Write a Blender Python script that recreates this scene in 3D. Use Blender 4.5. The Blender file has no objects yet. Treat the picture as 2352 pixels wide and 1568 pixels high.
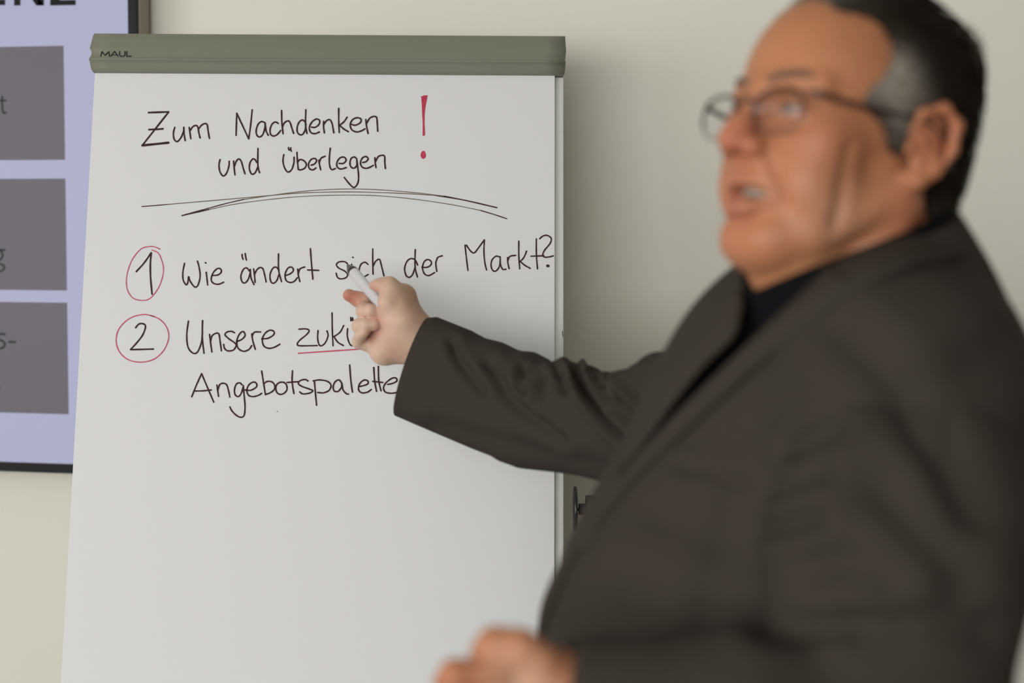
import bpy, bmesh, math, random
import numpy as np
from mathutils import Vector, Matrix
from mathutils.bvhtree import BVHTree

random.seed(7)
rng = np.random.default_rng(7)
scene = bpy.context.scene
COL = scene.collection
R = math.radians

# ------------------------------------------------------------------ camera
F = 2352 * 50.0 / 36.0                      # focal length in pixels of a 2352 px wide frame
CAM = np.array([0.0, 0.0, 1.5])
yaw, pitch, roll = R(9.7), R(-3.6), R(0.33)
_w0 = np.array([-math.sin(yaw), math.cos(yaw), 0.0])
_r0 = np.array([math.cos(yaw), math.sin(yaw), 0.0])
_z = np.array([0, 0, 1.0])
cw = _w0 * math.cos(pitch) + _z * math.sin(pitch)
_u0 = np.cross(_r0, cw)
cr = _r0 * math.cos(roll) + _u0 * math.sin(roll)
cu = np.cross(cr, cw)
RC = np.stack([cr, cu, cw], axis=1)         # columns: right, up, forward

cam_data = bpy.data.cameras.new('camera')
cam_data.lens = 50; cam_data.sensor_width = 36
cam_data.clip_start = 0.05
cam_data.dof.use_dof = True
cam_data.dof.focus_distance = 2.04
cam_data.dof.aperture_fstop = 2.1
cam_data.dof.aperture_blades = 0
cam = bpy.data.objects.new('camera', cam_data)
COL.objects.link(cam)
M = Matrix(((cr[0], cu[0], -cw[0], CAM[0]), (cr[1], cu[1], -cw[1], CAM[1]), (cr[2], cu[2], -cw[2], CAM[2]), (0, 0, 0, 1)))
cam.matrix_world = M
scene.camera = cam

# ------------------------------------------------------------------ view, world, window light
scene.view_settings.view_transform = 'Standard'
scene.view_settings.look = 'None'
scene.view_settings.gamma = 1
scene.view_settings.use_curve_mapping = False
scene.view_settings.exposure = -0.12
world = bpy.data.worlds.new('world'); scene.world = world
world.use_nodes = True
bg = world.node_tree.nodes['Background']
bg.inputs[0].default_value = (0.80, 0.88, 1.0, 1)
bg.inputs[1].default_value = 1.0

def area(name, loc, target, sx, sy, power, color):
    ld = bpy.data.lights.new(name, 'AREA'); ld.shape = 'RECTANGLE'
    ld.size = sx; ld.size_y = sy; ld.energy = power; ld.color = color
    o = bpy.data.objects.new(name, ld); COL.objects.link(o)
    o.location = loc
    o.rotation_euler = (Vector(target) - Vector(loc)).to_track_quat('-Z', 'Y').to_euler()
    return o
XL, XR, YF, YW, ZC = -3.3, 4.2, -3.2, 2.315, 2.75    # room extents
WIN = (-2.6, 0.4, 0.85, 2.45)                        # window in the left wall: y0 y1 z0 z1
WIF = (-3.1, 0.9, 0.85, 2.45)                        # window in the front wall: x0 x1 z0 z1
area('window_daylight', (XL - 0.02, (WIN[0] + WIN[1]) / 2, (WIN[2] + WIN[3]) / 2), (0, (WIN[0] + WIN[1]) / 2, 1.4), WIN[1] - WIN[0], WIN[3] - WIN[2], 56, (1.0, 1.0, 0.99))
area('window_daylight_front', ((WIF[0] + WIF[1]) / 2, YF - 0.02, (WIF[2] + WIF[3]) / 2), ((WIF[0] + WIF[1]) / 2, 0, 1.4), WIF[1] - WIF[0], WIF[3] - WIF[2], 132, (1.0, 1.0, 0.99))

# ------------------------------------------------------------------ helpers
def CP(px, py, d):                           # pixel and depth -> world
    p = np.array([(px - 1176) / F * d, (784 - py) / F * d, d])
    return CAM + RC @ p
def C3(px, py, d):                           # pixel and depth -> camera frame
    return np.array([(px - 1176) / F * d, (784 - py) / F * d, d])
def c2w(v):
    return CAM + np.asarray(v) @ RC.T
def w2px(v):
    q = (np.asarray(v) - CAM) @ RC
    return np.stack([1176 + F * q[..., 0] / q[..., 2], 784 - F * q[..., 1] / q[..., 2]], axis=-1), q[..., 2]

def lin(c):
    return tuple(((x / 255) / 12.92 if x / 255 <= 0.04045 else ((x / 255 + 0.055) / 1.055) ** 2.4) for x in c)

def mat(name, col, rough=0.6, metal=0.0, spec=0.5, noise=None, bump=None, emit=None, attr=None, sss=0, sheen=0, coat=0, alpha=None, trans=0):
    m = bpy.data.materials.new(name); m.use_nodes = True
    nt = m.node_tree; b = nt.nodes['Principled BSDF']
    b.inputs['Base Color'].default_value = (*col, 1)
    b.inputs['Roughness'].default_value = rough
    b.inputs['Metallic'].default_value = metal
    b.inputs['Specular IOR Level'].default_value = spec
    if coat: b.inputs['Coat Weight'].default_value = coat
    if trans: b.inputs['Transmission Weight'].default_value = trans
    if sheen:
        b.inputs['Sheen Weight'].default_value = sheen; b.inputs['Sheen Roughness'].default_value = 0.5
    if sss:
        b.inputs['Subsurface Weight'].default_value = sss
        b.inputs['Subsurface Radius'].default_value = (0.012, 0.005, 0.003)
        b.inputs['Subsurface Scale'].default_value = 0.5
    tc = nt.nodes.new('ShaderNodeTexCoord')
    src = None
    if attr:
        a = nt.nodes.new('ShaderNodeAttribute'); a.attribute_name = attr
        src = a.outputs['Color']
    if noise:                                # (scale, amount, detail)
        n = nt.nodes.new('ShaderNodeTexNoise'); n.inputs['Scale'].default_value = noise[0]; n.inputs['Detail'].default_value = noise[2]
        nt.links.new(tc.outputs['Object'], n.inputs['Vector'])
        mp = nt.nodes.new('ShaderNodeMapRange'); mp.inputs[3].default_value = 1 - noise[1]; mp.inputs[4].default_value = 1 + noise[1]
        mp.inputs[1].default_value = 0.25; mp.inputs[2].default_value = 0.75
        nt.links.new(n.outputs['Fac'], mp.inputs[0])
        mx = nt.nodes.new('ShaderNodeVectorMath'); mx.operation = 'MULTIPLY'
        if src: nt.links.new(src, mx.inputs[0])
        else: mx.inputs[0].default_value = col
        cb = nt.nodes.new('ShaderNodeCombineXYZ')
        for i in range(3): nt.links.new(mp.outputs[0], cb.inputs[i])
        nt.links.new(cb.outputs[0], mx.inputs[1])
        src = mx.outputs[0]
    if src: nt.links.new(src, b.inputs['Base Color'])
    if bump:                                 # (scale, strength, distance)
        n = nt.nodes.new('ShaderNodeTexNoise'); n.inputs['Scale'].default_value = bump[0]; n.inputs['Detail'].default_value = 4
        nt.links.new(tc.outputs['Object'], n.inputs['Vector'])
        bp = nt.nodes.new('ShaderNodeBump'); bp.inputs['Strength'].default_value = bump[1]; bp.inputs['Distance'].default_value = bump[2]
        nt.links.new(n.outputs['Fac'], bp.inputs['Height']); nt.links.new(bp.outputs[0], b.inputs['Normal'])
    if emit:
        b.inputs['Emission Color'].default_value = (*emit[0], 1); b.inputs['Emission Strength'].default_value = emit[1]
    return m

def link(name, me, parent=None, m=None, smooth=True):
    o = bpy.data.objects.new(name, me); COL.objects.link(o)
    if m is not None and len(me.materials) == 0: me.materials.append(m)
    if smooth: me.shade_smooth()
    if parent is not None: o.parent = parent
    return o
def mesh_from(name, verts, faces, parent=None, m=None, smooth=True):
    me = bpy.data.meshes.new(name)
    me.from_pydata([tuple(map(float, v)) for v in verts], [], [tuple(int(i) for i in f) for f in faces])
    me.update()
    return link(name, me, parent, m, smooth)
def tag(o, label, cat=None, group=None, kind=None):
    if label: o['label'] = label
    if cat: o['category'] = cat
    if group: o['group'] = group
    if kind: o['kind'] = kind
    return o
def empty(name, loc=(0, 0, 0)):
    o = bpy.data.objects.new(name, None); COL.objects.link(o); o.location = loc
    o.empty_display_size = 0.05
    return o
def setpar(o, p):                            # parent keeping world place (parents only translate)
    o.parent = p; o.matrix_parent_inverse = Matrix.Translation(p.location).inverted()
def recalc(me):
    bm = bmesh.new(); bm.from_mesh(me); bmesh.ops.recalc_face_normals(bm, faces=bm.faces); bm.to_mesh(me); bm.free()

def box(name, a, b, m, parent=None, bev=0.0, frame=None):
    bm = bmesh.new()
    bmesh.ops.create_cube(bm, size=1)
    a = np.array(a, float); b = np.array(b, float)
    for v in bm.verts:
        for i in range(3): v.co[i] = a[i] if v.co[i] < 0 else b[i]
    if bev: bmesh.ops.bevel(bm, geom=bm.edges[:], offset=bev, segments=2, affect='EDGES', profile=0.7)
    if frame is not None:
        for v in bm.verts: v.co = Vector(frame(np.array(v.co)))
        bmesh.ops.recalc_face_normals(bm, faces=bm.faces)
    me = bpy.data.meshes.new(name); bm.to_mesh(me); bm.free()
    return link(name, me, parent, m, smooth=False)

def tube(path, rad, seg=12, caps=True):
    path = [np.array(p, float) for p in path]
    n = len(path); rad = [rad] * n if np.isscalar(rad) else list(rad)
    V = []; Fc = []
    t0 = path[1] - path[0]
    ref = np.array([0, 0, 1.0]) if abs(t0[2]) < 0.9 * np.linalg.norm(t0) else np.array([1.0, 0, 0])
    a = None
    for i, p in enumerate(path):
        t = path[min(i + 1, n - 1)] - path[max(i - 1, 0)]; t = t / np.linalg.norm(t)
        if a is None: a = np.cross(t, ref)
        else: a = a - t * np.dot(a, t)
        a = a / np.linalg.norm(a); b = np.cross(t, a)
        for k in range(seg):
            th = 2 * math.pi * k / seg
            V.append(p + rad[i] * (a * math.cos(th) + b * math.sin(th)))
    for i in range(n - 1):
        for k in range(seg):
            k2 = (k + 1) % seg
            Fc.append((i * seg + k, i * seg + k2, (i + 1) * seg + k2, (i + 1) * seg + k))
    if caps:
        Fc.append(tuple(range(seg))[::-1]); Fc.append(tuple((n - 1) * seg + k for k in range(seg)))
    return V, Fc
def join(parts):
    V = []; Fc = []
    for v, f in parts:
        o = len(V); V += list(v); Fc += [tuple(i + o for i in q) for q in f]
    return V, Fc
def catmull(pts, sub=6):
    P = [np.array(p, float) for p in pts]
    if len(P) < 3:
        return [P[0] + (P[-1] - P[0]) * k / 4 for k in range(5)]
    out = []
    Q = [2 * P[0] - P[1]] + P + [2 * P[-1] - P[-2]]
    for i in range(1, len(Q) - 2):
        for k in range(sub):
            t = k / sub
            out.append(0.5 * ((2 * Q[i]) + (Q[i + 1] - Q[i - 1]) * t + (2 * Q[i - 1] - 5 * Q[i] + 4 * Q[i + 1] - Q[i + 2]) * t * t + (3 * Q[i] - Q[i - 1] - 3 * Q[i + 1] + Q[i + 2]) * t ** 3))
    out.append(P[-1])
    return out

# ---- signed distance modelling: primitives blended on a grid, meshed with surface nets
class SDF:
    def __init__(s, lo, hi, h):
        s.lo = np.array(lo, float); s.h = h
        s.n = np.ceil((np.array(hi) - s.lo) / h).astype(int) + 1
        s.D = np.full(s.n, 0.05)
        s.ax = [s.lo[i] + h * np.arange(s.n[i]) for i in range(3)]
    def _sub(s, lo, hi):
        sl = []
        for i in range(3):
            a = int(max(0, math.floor((lo[i] - s.lo[i]) / s.h))); b = int(min(s.n[i], math.ceil((hi[i] - s.lo[i]) / s.h) + 1))
            if b <= a: return None, None
            sl.append(slice(a, b))
        g = np.meshgrid(s.ax[0][sl[0]], s.ax[1][sl[1]], s.ax[2][sl[2]], indexing='ij', sparse=True)
        return tuple(sl), g
    def _comb(s, sl, d, k, op):
        A = s.D[sl]
        if op == 'add':
            hh = np.clip(0.5 + 0.5 * (A - d) / k, 0, 1); s.D[sl] = A * (1 - hh) + d * hh - k * hh * (1 - hh)
        else:
            hh = np.clip(0.5 - 0.5 * (A + d) / k, 0, 1); s.D[sl] = A * (1 - hh) - d * hh + k * hh * (1 - hh)
    def cone(s, a, b, r1, r2=None, k=0.01, op='add'):
        r2 = r1 if r2 is None else r2
        a = np.array(a, float); b = np.array(b, float); m = max(r1, r2) + 2.5 * k + 0.012
        sl, g = s._sub(np.minimum(a, b) - m, np.maximum(a, b) + m)
        if sl is None: return s
        ba = b - a; L2 = max(1e-12, ba @ ba)
        t = np.clip(((g[0] - a[0]) * ba[0] + (g[1] - a[1]) * ba[1] + (g[2] - a[2]) * ba[2]) / L2, 0, 1)
        d = np.sqrt((g[0] - a[0] - t * ba[0]) ** 2 + (g[1] - a[1] - t * ba[1]) ** 2 + (g[2] - a[2] - t * ba[2]) ** 2) - (r1 + (r2 - r1) * t)
        s._comb(sl, d, k, op); return s
    def chain(s, pts, rads, k=0.01, op='add'):
        for i in range(len(pts) - 1): s.cone(pts[i], pts[i + 1], rads[i], rads[i + 1], k, op)
        return s
    def ell(s, c, r, k=0.01, op='add', A=None):
        c = np.array(c, float); r = np.array(r, float); m = max(r) + 2.5 * k + 0.012
        sl, g = s._sub(c - m, c + m)
        if sl is None: return s
        x, y, z = g[0] - c[0], g[1] - c[1], g[2] - c[2]
        if A is not None:                    # rows of A are the ellipsoid's axes
            A = np.array(A)
            x, y, z = (A[i][0] * x + A[i][1] * y + A[i][2] * z for i in range(3))
        q = np.sqrt((x / r[0]) ** 2 + (y / r[1]) ** 2 + (z / r[2]) ** 2)
        q2 = np.sqrt((x / r[0] ** 2) ** 2 + (y / r[1] ** 2) ** 2 + (z / r[2] ** 2) ** 2) + 1e-9
        s._comb(sl, q * (q - 1) / q2, k, op); return s
    def mesh(s):
        D = s.D; n = D.shape; ins = D < 0
        c = np.zeros((n[0] - 1, n[1] - 1, n[2] - 1), int)
        offs = [(i, j, k) for i in (0, 1) for j in (0, 1) for k in (0, 1)]
        for i, j, k in offs: c += ins[i:n[0] - 1 + i, j:n[1] - 1 + j, k:n[2] - 1 + k]
        act = np.argwhere((c > 0) & (c < 8))
        idx = -np.ones(c.shape, int); idx[tuple(act.T)] = np.arange(len(act))
        P = np.zeros((len(act), 3)); W = np.zeros(len(act))
        for o1 in offs:
            for axx in range(3):
                if o1[axx] == 1: continue
                o2 = list(o1); o2[axx] = 1
                d1 = D[act[:, 0] + o1[0], act[:, 1] + o1[1], act[:, 2] + o1[2]]
                d2 = D[act[:, 0] + o2[0], act[:, 1] + o2[1], act[:, 2] + o2[2]]
                cr_ = (d1 < 0) != (d2 < 0)
                t = np.where(cr_, d1 / np.where(cr_, d1 - d2, 1), 0)
                p = np.tile(np.array(o1, float), (len(act), 1)); p[:, axx] += t
                P += p * cr_[:, None]; W += cr_
        P = (act + P / W[:, None]) * s.h + s.lo
        Fs = []
        for axx in range(3):
            a1, a2 = (axx + 1) % 3, (axx + 2) % 3
            s0 = [slice(None)] * 3; s1 = [slice(None)] * 3
            s0[axx] = slice(0, n[axx] - 1); s1[axx] = slice(1, n[axx])
            for q in (a1, a2): s0[q] = slice(1, n[q] - 1); s1[q] = slice(1, n[q] - 1)
            A = ins[tuple(s0)]; B = ins[tuple(s1)]
            e = np.argwhere(A != B)
            if not len(e): continue
            flip = A[tuple(e.T)]
            e[:, a1] += 1; e[:, a2] += 1
            def cell(d1, d2):
                q = e.copy(); q[:, a1] -= d1; q[:, a2] -= d2; return idx[tuple(q.T)]
            quad = np.stack([cell(0, 0), cell(1, 0), cell(1, 1), cell(0, 1)], 1)
            quad[~flip] = quad[~flip][:, ::-1]
            Fs.append(quad)
        return P, np.concatenate(Fs)
def quads_to_obj(name, V, Fq, parent=None, m=None):
    me = bpy.data.meshes.new(name)
    me.vertices.add(len(V)); me.vertices.foreach_set('co', np.asarray(V, dtype=np.float32).ravel())
    me.loops.add(Fq.size); me.loops.foreach_set('vertex_index', Fq.astype(np.int32).ravel())
    me.polygons.add(len(Fq)); me.polygons.foreach_set('loop_start', np.arange(0, Fq.size, 4, dtype=np.int32))
    me.update(calc_edges=True); me.validate()
    return link(name, me, parent, m, True)
def set_colors(me, colors, name='tint'):
    a = me.color_attributes.new(name, 'FLOAT_COLOR', 'POINT')
    c = np.ones((len(colors), 4), dtype=np.float32); c[:, :3] = colors
    a.data.foreach_set('color', c.ravel())
def bell(V, c, r):
    return np.exp(-((V - np.array(c)) ** 2).sum(1) / (r * r))

# ------------------------------------------------------------------ materials
m_wall = mat('wall_paint', (0.765, 0.738, 0.635), 0.85, spec=0.2, noise=(1.3, 0.012, 3), bump=(220, 0.12, 0.002))
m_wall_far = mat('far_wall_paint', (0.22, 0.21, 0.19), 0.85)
m_ceil = mat('ceiling_paint', (0.62, 0.61, 0.57), 0.9)
m_floor = mat('carpet', (0.16, 0.155, 0.145), 0.95, noise=(90, 0.25, 6), bump=(400, 0.4, 0.004))
m_trim = mat('white_trim', (0.78, 0.77, 0.73), 0.5)
m_glass = mat('glass', (0.95, 0.97, 0.96), 0.02, trans=1.0)
m_paper = mat('paper', (0.725, 0.72, 0.705), 0.75, spec=0.25, bump=(900, 0.04, 0.0005))
m_paper2 = mat('paper_edge', (0.70, 0.695, 0.66), 0.8)
m_board = mat('white_lacquer', (0.76, 0.76, 0.70), 0.35)
m_clamp = mat('grey_plastic', lin((128, 128, 112)), 0.42, spec=0.45, bump=(1500, 0.08, 0.0005))
m_ink = mat('marker_ink', lin((60, 36, 36)), 0.7, spec=0.2, noise=(300, 0.18, 2))
m_ink_dry = mat('dry_marker_ink', lin((108, 96, 84)), 0.8, spec=0.2, noise=(900, 0.35, 2))
m_red = mat('red_ink', lin((190, 62, 82)), 0.7, spec=0.2, noise=(250, 0.12, 2))
m_pink = mat('thin_red_ink', lin((196, 92, 115)), 0.7, spec=0.2, noise=(400, 0.12, 2))
m_print = mat('black_print', lin((28, 22, 30)), 0.5)
m_steel = mat('grey_steel', (0.45, 0.45, 0.43), 0.35, metal=0.8)
m_blk = mat('black_plastic', (0.018, 0.016, 0.017), 0.35)
m_knob = mat('dark_grey_plastic', (0.055, 0.052, 0.045), 0.55)
m_tvside = mat('brushed_side', (0.30, 0.25, 0.19), 0.4, metal=0.3)
m_black_gloss = mat('black_bezel', (0.012, 0.012, 0.014), 0.4, spec=0.15)

# ------------------------------------------------------------------ the room
def struct(o): o['kind'] = 'structure'; return o
struct(box('floor', (XL, YF, -0.1), (XR, YW, 0), m_floor))
struct(box('ceiling', (XL, YF, ZC), (XR, YW, ZC + 0.1), m_ceil))
struct(box('wall_back', (XL - 0.1, YW, -0.1), (XR + 0.1, YW + 0.12, ZC + 0.1), m_wall))
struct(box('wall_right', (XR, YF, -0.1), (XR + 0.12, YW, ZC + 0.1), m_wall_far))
bmw = bmesh.new()
def add_box_bm(bm, a, b):
    r = bmesh.ops.create_cube(bm, size=1)
    for v in r['verts']:
        for i in range(3): v.co[i] = a[i] if v.co[i] < 0 else b[i]
for a, b in (((XL - 0.2, YF, -0.1), (XL, WIN[0], ZC + 0.1)), ((XL - 0.2, WIN[1], -0.1), (XL, YW, ZC + 0.1)),
             ((XL - 0.2, WIN[0], -0.1), (XL, WIN[1], WIN[2])), ((XL - 0.2, WIN[0], WIN[3]), (XL, WIN[1], ZC + 0.1))):
    add_box_bm(bmw, a, b)
me = bpy.data.meshes.new('wall_left'); bmw.to_mesh(me); bmw.free()
struct(link('wall_left', me, None, m_wall, False))
bmw = bmesh.new()
for a, b in (((XL, YF - 0.2, -0.1), (WIF[0], YF, ZC + 0.1)), ((WIF[1], YF - 0.2, -0.1), (XR, YF, ZC + 0.1)),
             ((WIF[0], YF - 0.2, -0.1), (WIF[1], YF, WIF[2])), ((WIF[0], YF - 0.2, WIF[3]), (WIF[1], YF, ZC + 0.1))):
    add_box_bm(bmw, a, b)
me = bpy.data.meshes.new('wall_front'); bmw.to_mesh(me); bmw.free()
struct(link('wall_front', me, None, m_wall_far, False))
win2 = struct(empty('window_2', ((WIF[0] + WIF[1]) / 2, YF - 0.1, WIF[2])))
for i in range(4):
    xx = WIF[0] + (WIF[1] - WIF[0]) * i / 3
    o = box('window_frame', (xx - 0.03, YF - 0.17, WIF[2]), (xx + 0.03, YF - 0.11, WIF[3]), m_trim, bev=0.004); setpar(o, win2)
win = struct(empty('window_1', (XL - 0.1, (WIN[0] + WIN[1]) / 2, WIN[2])))
for i in range(4):
    yy = WIN[0] + (WIN[1] - WIN[0]) * i / 3
    o = box('window_frame', (XL - 0.17, yy - 0.03, WIN[2]), (XL - 0.11, yy + 0.03, WIN[3]), m_trim, bev=0.004); setpar(o, win)
for zz in (WIN[2] + 0.03, WIN[3] - 0.03):
    o = box('window_frame', (XL - 0.17, WIN[0], zz - 0.03), (XL - 0.11, WIN[1], zz + 0.03), m_trim, bev=0.004); setpar(o, win)
o = box('window_sill', (XL - 0.1, WIN[0] - 0.03, WIN[2] - 0.03), (XL + 0.12, WIN[1] + 0.03, WIN[2]), m_trim, bev=0.004); setpar(o, win)
struct(box('baseboard_back', (XL, YW - 0.015, 0), (XR, YW, 0.08), m_trim, bev=0.003))
struct(box('baseboard_right', (XR - 0.015, YF, 0), (XR, YW - 0.015, 0.08), m_trim, bev=0.003))

# ------------------------------------------------------------------ television on the wall
YT = YW - 0.064                                # plane of the screen glass
def on_y(px, py, Y=YT):
    d = RC @ np.array([(px - 1176) / F, (784 - py) / F, 1.0])
    t = (Y - CAM[1]) / d[1]
    return CAM + d * t
pr = on_y(296, 40); pb = on_y(100, 1063)
tx1, tz0 = pr[0], pb[2]
tw, th_ = 1.65, 0.93
tx0, tz1 = tx1 - tw, tz0 + th_ + 0.0
if True:
    tz1 = tz0 + th_
m_screen = mat('slide_background', (0.02, 0.02, 0.022), 0.35, emit=(lin((184, 184, 214)), 0.90), spec=0.12)
m_tile = mat('slide_box', (0.02, 0.02, 0.02), 0.35, emit=(lin((112, 107, 114)), 0.85), spec=0.12)
m_sltext = mat('slide_text', (0.01, 0.01, 0.01), 0.35, emit=(lin((38, 35, 38)), 0.6), spec=0.12)
m_slhead = mat('slide_heading', (0.005, 0.005, 0.005), 0.35, emit=(lin((12, 12, 16)), 0.6), spec=0.12)
tv = empty('television', ((tx0 + tx1) / 2, YT + 0.03, tz0))
tag(tv, 'large wall-mounted television showing a lavender slide with grey text boxes', 'television')
bz = 0.016
def frame_mesh(name, x0, x1, z0, z1, ix0, ix1, iz0, iz1, y0, y1, m):
    bm = bmesh.new()
    for a, b in (((x0, y0, z0), (ix0, y1, z1)), ((ix1, y0, z0), (x1, y1, z1)), ((ix0, y0, z0), (ix1, y1, iz0)), ((ix0, y0, iz1), (ix1, y1, z1))):
        add_box_bm(bm, a, b)
    me = bpy.data.meshes.new(name); bm.to_mesh(me); bm.free()
    return link(name, me, None, m, False)
o = frame_mesh('bezel', tx0 - bz, tx1 + bz * 0.75, tz0 - bz, tz1 + bz, tx0, tx1, tz0, tz1, YT - 0.004, YT + 0.012, m_black_gloss); setpar(o, tv)
o = box('housing', (tx0 - bz - 0.002, YT + 0.012, tz0 - bz - 0.003), (tx1 + bz * 0.75 + 0.002, YT + 0.05, tz1 + bz + 0.002), m_tvside, bev=0.003); setpar(o, tv)
o = box('wall_bracket', (tx0 + 0.4, YT + 0.05, tz0 + 0.2), (tx1 - 0.4, YW - 0.004, tz1 - 0.2), m_blk); setpar(o, tv)
scr = box('screen', (tx0, YT, tz0), (tx1, YT + 0.01, tz1), m_screen); setpar(scr, tv)
def on_tv(poly, name, m, lift=0.0006):
    V = [(p[0], YT - lift, p[2]) for p in poly]
    n = len(V)
    V2 = [(x, YT - lift + 0.0005, z) for x, y, z in V]
    Fc = [tuple(range(n)), tuple(range(2 * n - 1, n - 1, -1))] + [(i, i + n, (i + 1) % n + n, (i + 1) % n) for i in range(n)]
    o = mesh_from(name, V + V2, Fc, None, m, False); recalc(o.data); o.parent = scr
    o.matrix_parent_inverse = Matrix.Translation(scr.matrix_world.translation).inverted()
    return o
def tv_rect(px, y0, y1, name='text_box'):
    a = on_y(px, (y0 + y1) / 2); zt = on_y(px, y0)[2]; zb = on_y(px, y1)[2]
    x1 = on_y(146 + (((y0 + y1) / 2) - 105) * 12 / 845, (y0 + y1) / 2)[0]
    x0 = x1 - 0.42
    o = on_tv([(x0, 0, zb), (x1, 0, zb), (x1, 0, zt), (x0, 0, zt)], name, m_tile); return o
for (y0, y1, px) in ((105, 367, 148), (410, 667, 151), (695, 951, 156)): tv_rect(px, y0, y1)
def ribbon(pts, w, taper=True):
    P = [np.array(p, float) for p in pts]; n = len(P)
    L = []; Rr = []
    for i in range(n):
        t = P[min(i + 1, n - 1)] - P[max(i - 1, 0)]; t = t / (np.linalg.norm(t) + 1e-9)
        nn = np.array([-t[1], t[0]]); ww = (w[i] if hasattr(w, '__len__') else w) / 2
        L.append(P[i] + nn * ww); Rr.append(P[i] - nn * ww)
    return L, Rr
def strokes_mesh(strokes, mapf, lift_seq=True, sub=6):
    """strokes: list of (points px, width px); flat ribbons with rounded ends."""
    V = []; Fc = []
    for si, (pts, w) in enumerate(strokes):
        if len(pts) == 1:                     # a dot
            c = np.array(pts[0], float); k0 = len(V)
            ring = [c + w / 2 * np.array([math.cos(a), 1.15 * math.sin(a)]) for a in np.linspace(0, 2 * math.pi, 15)[:-1]]
            V += [mapf(p, si) for p in ring]; Fc.append(tuple(range(k0, k0 + 14))); continue
        P = catmull(pts, sub)
        n = len(P)
        ww = np.array([w * (1 + 0.07 * math.sin(i * 0.9 + si)) for i in range(n)])
        # rounded ends
        t0 = (P[0] - P[1]) / (np.linalg.norm(P[0] - P[1]) + 1e-9); t1 = (P[-1] - P[-2]) / (np.linalg.norm(P[-1] - P[-2]) + 1e-9)
        P = [P[0] + t0 * w * 0.45, P[0] + t0 * w * 0.28] + P + [P[-1] + t1 * w * 0.28, P[-1] + t1 * w * 0.45]
        ww = np.concatenate([[w * 0.35, w * 0.8], ww, [w * 0.8, w * 0.35]])
        L, Q = ribbon(P, ww); k0 = len(V)
        for a, b in zip(L, Q): V.append(mapf(a, si)); V.append(mapf(b, si))
        for i in range(len(L) - 1): Fc.append((k0 + 2 * i, k0 + 2 * i + 1, k0 + 2 * i + 3, k0 + 2 * i + 2))
    return V, Fc
def tvmap(p, si):
    q = on_y(p[0], p[1]); return (q[0], YT - 0.0014 - si * 0.00005, q[2])
def tvtext(name, strokes, m):
    V, Fc = strokes_mesh(strokes, tvmap)
    o = mesh_from(name, V, Fc, None, m, False); o.parent = scr
    return o
def poly_text(name, polys, m):
    V = []; Fc = []
    for p in polys:
        k = len(V); V += [tvmap(q, 0) for q in p]; Fc.append(tuple(range(k, k + len(p))))
    o = mesh_from(name, V, Fc, None, m, False); o.parent = scr; return o
# heading "...ENZ" (bold capitals, cut by the frame's top)
T, Bt = -62, 12
poly_text('heading_lettering', [
    [(-45, T), (-31, T), (-31, Bt), (-45, Bt)], [(-31, T), (12, T), (12, T + 13), (-31, T + 13)], [(-31, -32), (8, -32), (8, -19), (-31, -19)], [(-31, Bt - 13), (13, Bt - 13), (13, Bt), (-31, Bt)],
    [(33, T), (48, T), (48, Bt + 1), (33, Bt + 1)], [(48, T), (52, T), (102, Bt + 1), (84, Bt + 1), (48, T + 22)], [(87, T), (102, T), (102, Bt), (87, Bt)],
    [(116, T), (174, T), (174, T + 14), (116, T + 14)], [(154, T + 14), (174, T + 14), (137, Bt - 11), (116, Bt - 11)], [(116, Bt - 11), (175, Bt - 12), (175, Bt), (116, Bt + 1)]], m_slhead)
tvtext('slide_lettering', [([(6, 222), (6, 240), (7, 254), (10, 260), (15, 259)], 4.2), ([(-2, 231), (15, 231)], 3.8)], m_sltext)
tvtext('slide_lettering', [([(4, 575), (-4, 573), (-12, 580), (-13, 592), (-6, 598), (3, 595), (7, 586), (4, 575), (12, 574)], 4.4),
                           ([(-4, 599), (-12, 604), (3, 606), (11, 613), (6, 621), (-6, 623), (-14, 618)], 4.4)], m_sltext)
tvtext('slide_lettering', [([(12, 768), (3, 766), (-4, 771), (-1, 779), (7, 783), (12, 790), (8, 798), (-1, 800), (-7, 797)], 4.6)], m_sltext)
tvtext('slide_lettering', [([(22, 785), (36, 785)], 4.6)], m_sltext)
tvtext('slide_lettering', [([(-3, 884), (-2, 894)], 5)], m_sltext)

# ------------------------------------------------------------------ flip chart
O0 = CP(746, 171, 2.104)
Pd = CP(738.5, 1300, 1.987)
ex = _r0.copy()
ed = Pd - O0; ed -= ex * (ed @ ex); ed /= np.linalg.norm(ed)
en = np.cross(ex, ed); en = en if en @ cw < 0 else -en      # towards the viewer
def flip_uv(px, py):
    d = RC @ np.array([(px - 1176) / F, (784 - py) / F, 1.0])
    t = ((O0 - CAM) @ en) / (d @ en)
    q = CAM + d * t - O0
    return q @ ex, q @ ed
def FP(s, t, n): return O0 + ex * s + ed * t + en * n       # across, down, out of the paper
def fr(v): return FP(v[0], v[1], v[2])
print('uv', [tuple(round(x, 4) for x in flip_uv(*p)) for p in ((218, 170), (1274, 172), (179, 1300), (1297, 1300), (217, 76), (1298, 82), (1295, 172), (1313, 1200))])
sL = flip_uv(218, 171)[0]; sR = flip_uv(1274, 171)[0]
foot = FP(0, 1.0, -0.1); foot[2] = 0
fc = empty('flip_chart', tuple(foot))
tag(fc, 'white tripod flip chart with a grey-green clamp bar across its top', 'flip chart')
# board behind the pad
bL, bR = sL + 0.004, flip_uv(1295, 172)[0]
o = box('board', (bL, -0.03, -0.030), (bR, 1.03, -0.012), m_board, bev=0.0025, frame=fr); setpar(o, fc)
o = box('board_rim', (bL + 0.02, 0.0, -0.042), (bR - 0.02, 1.0, -0.030), m_steel, frame=fr); setpar(o, fc)
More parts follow.
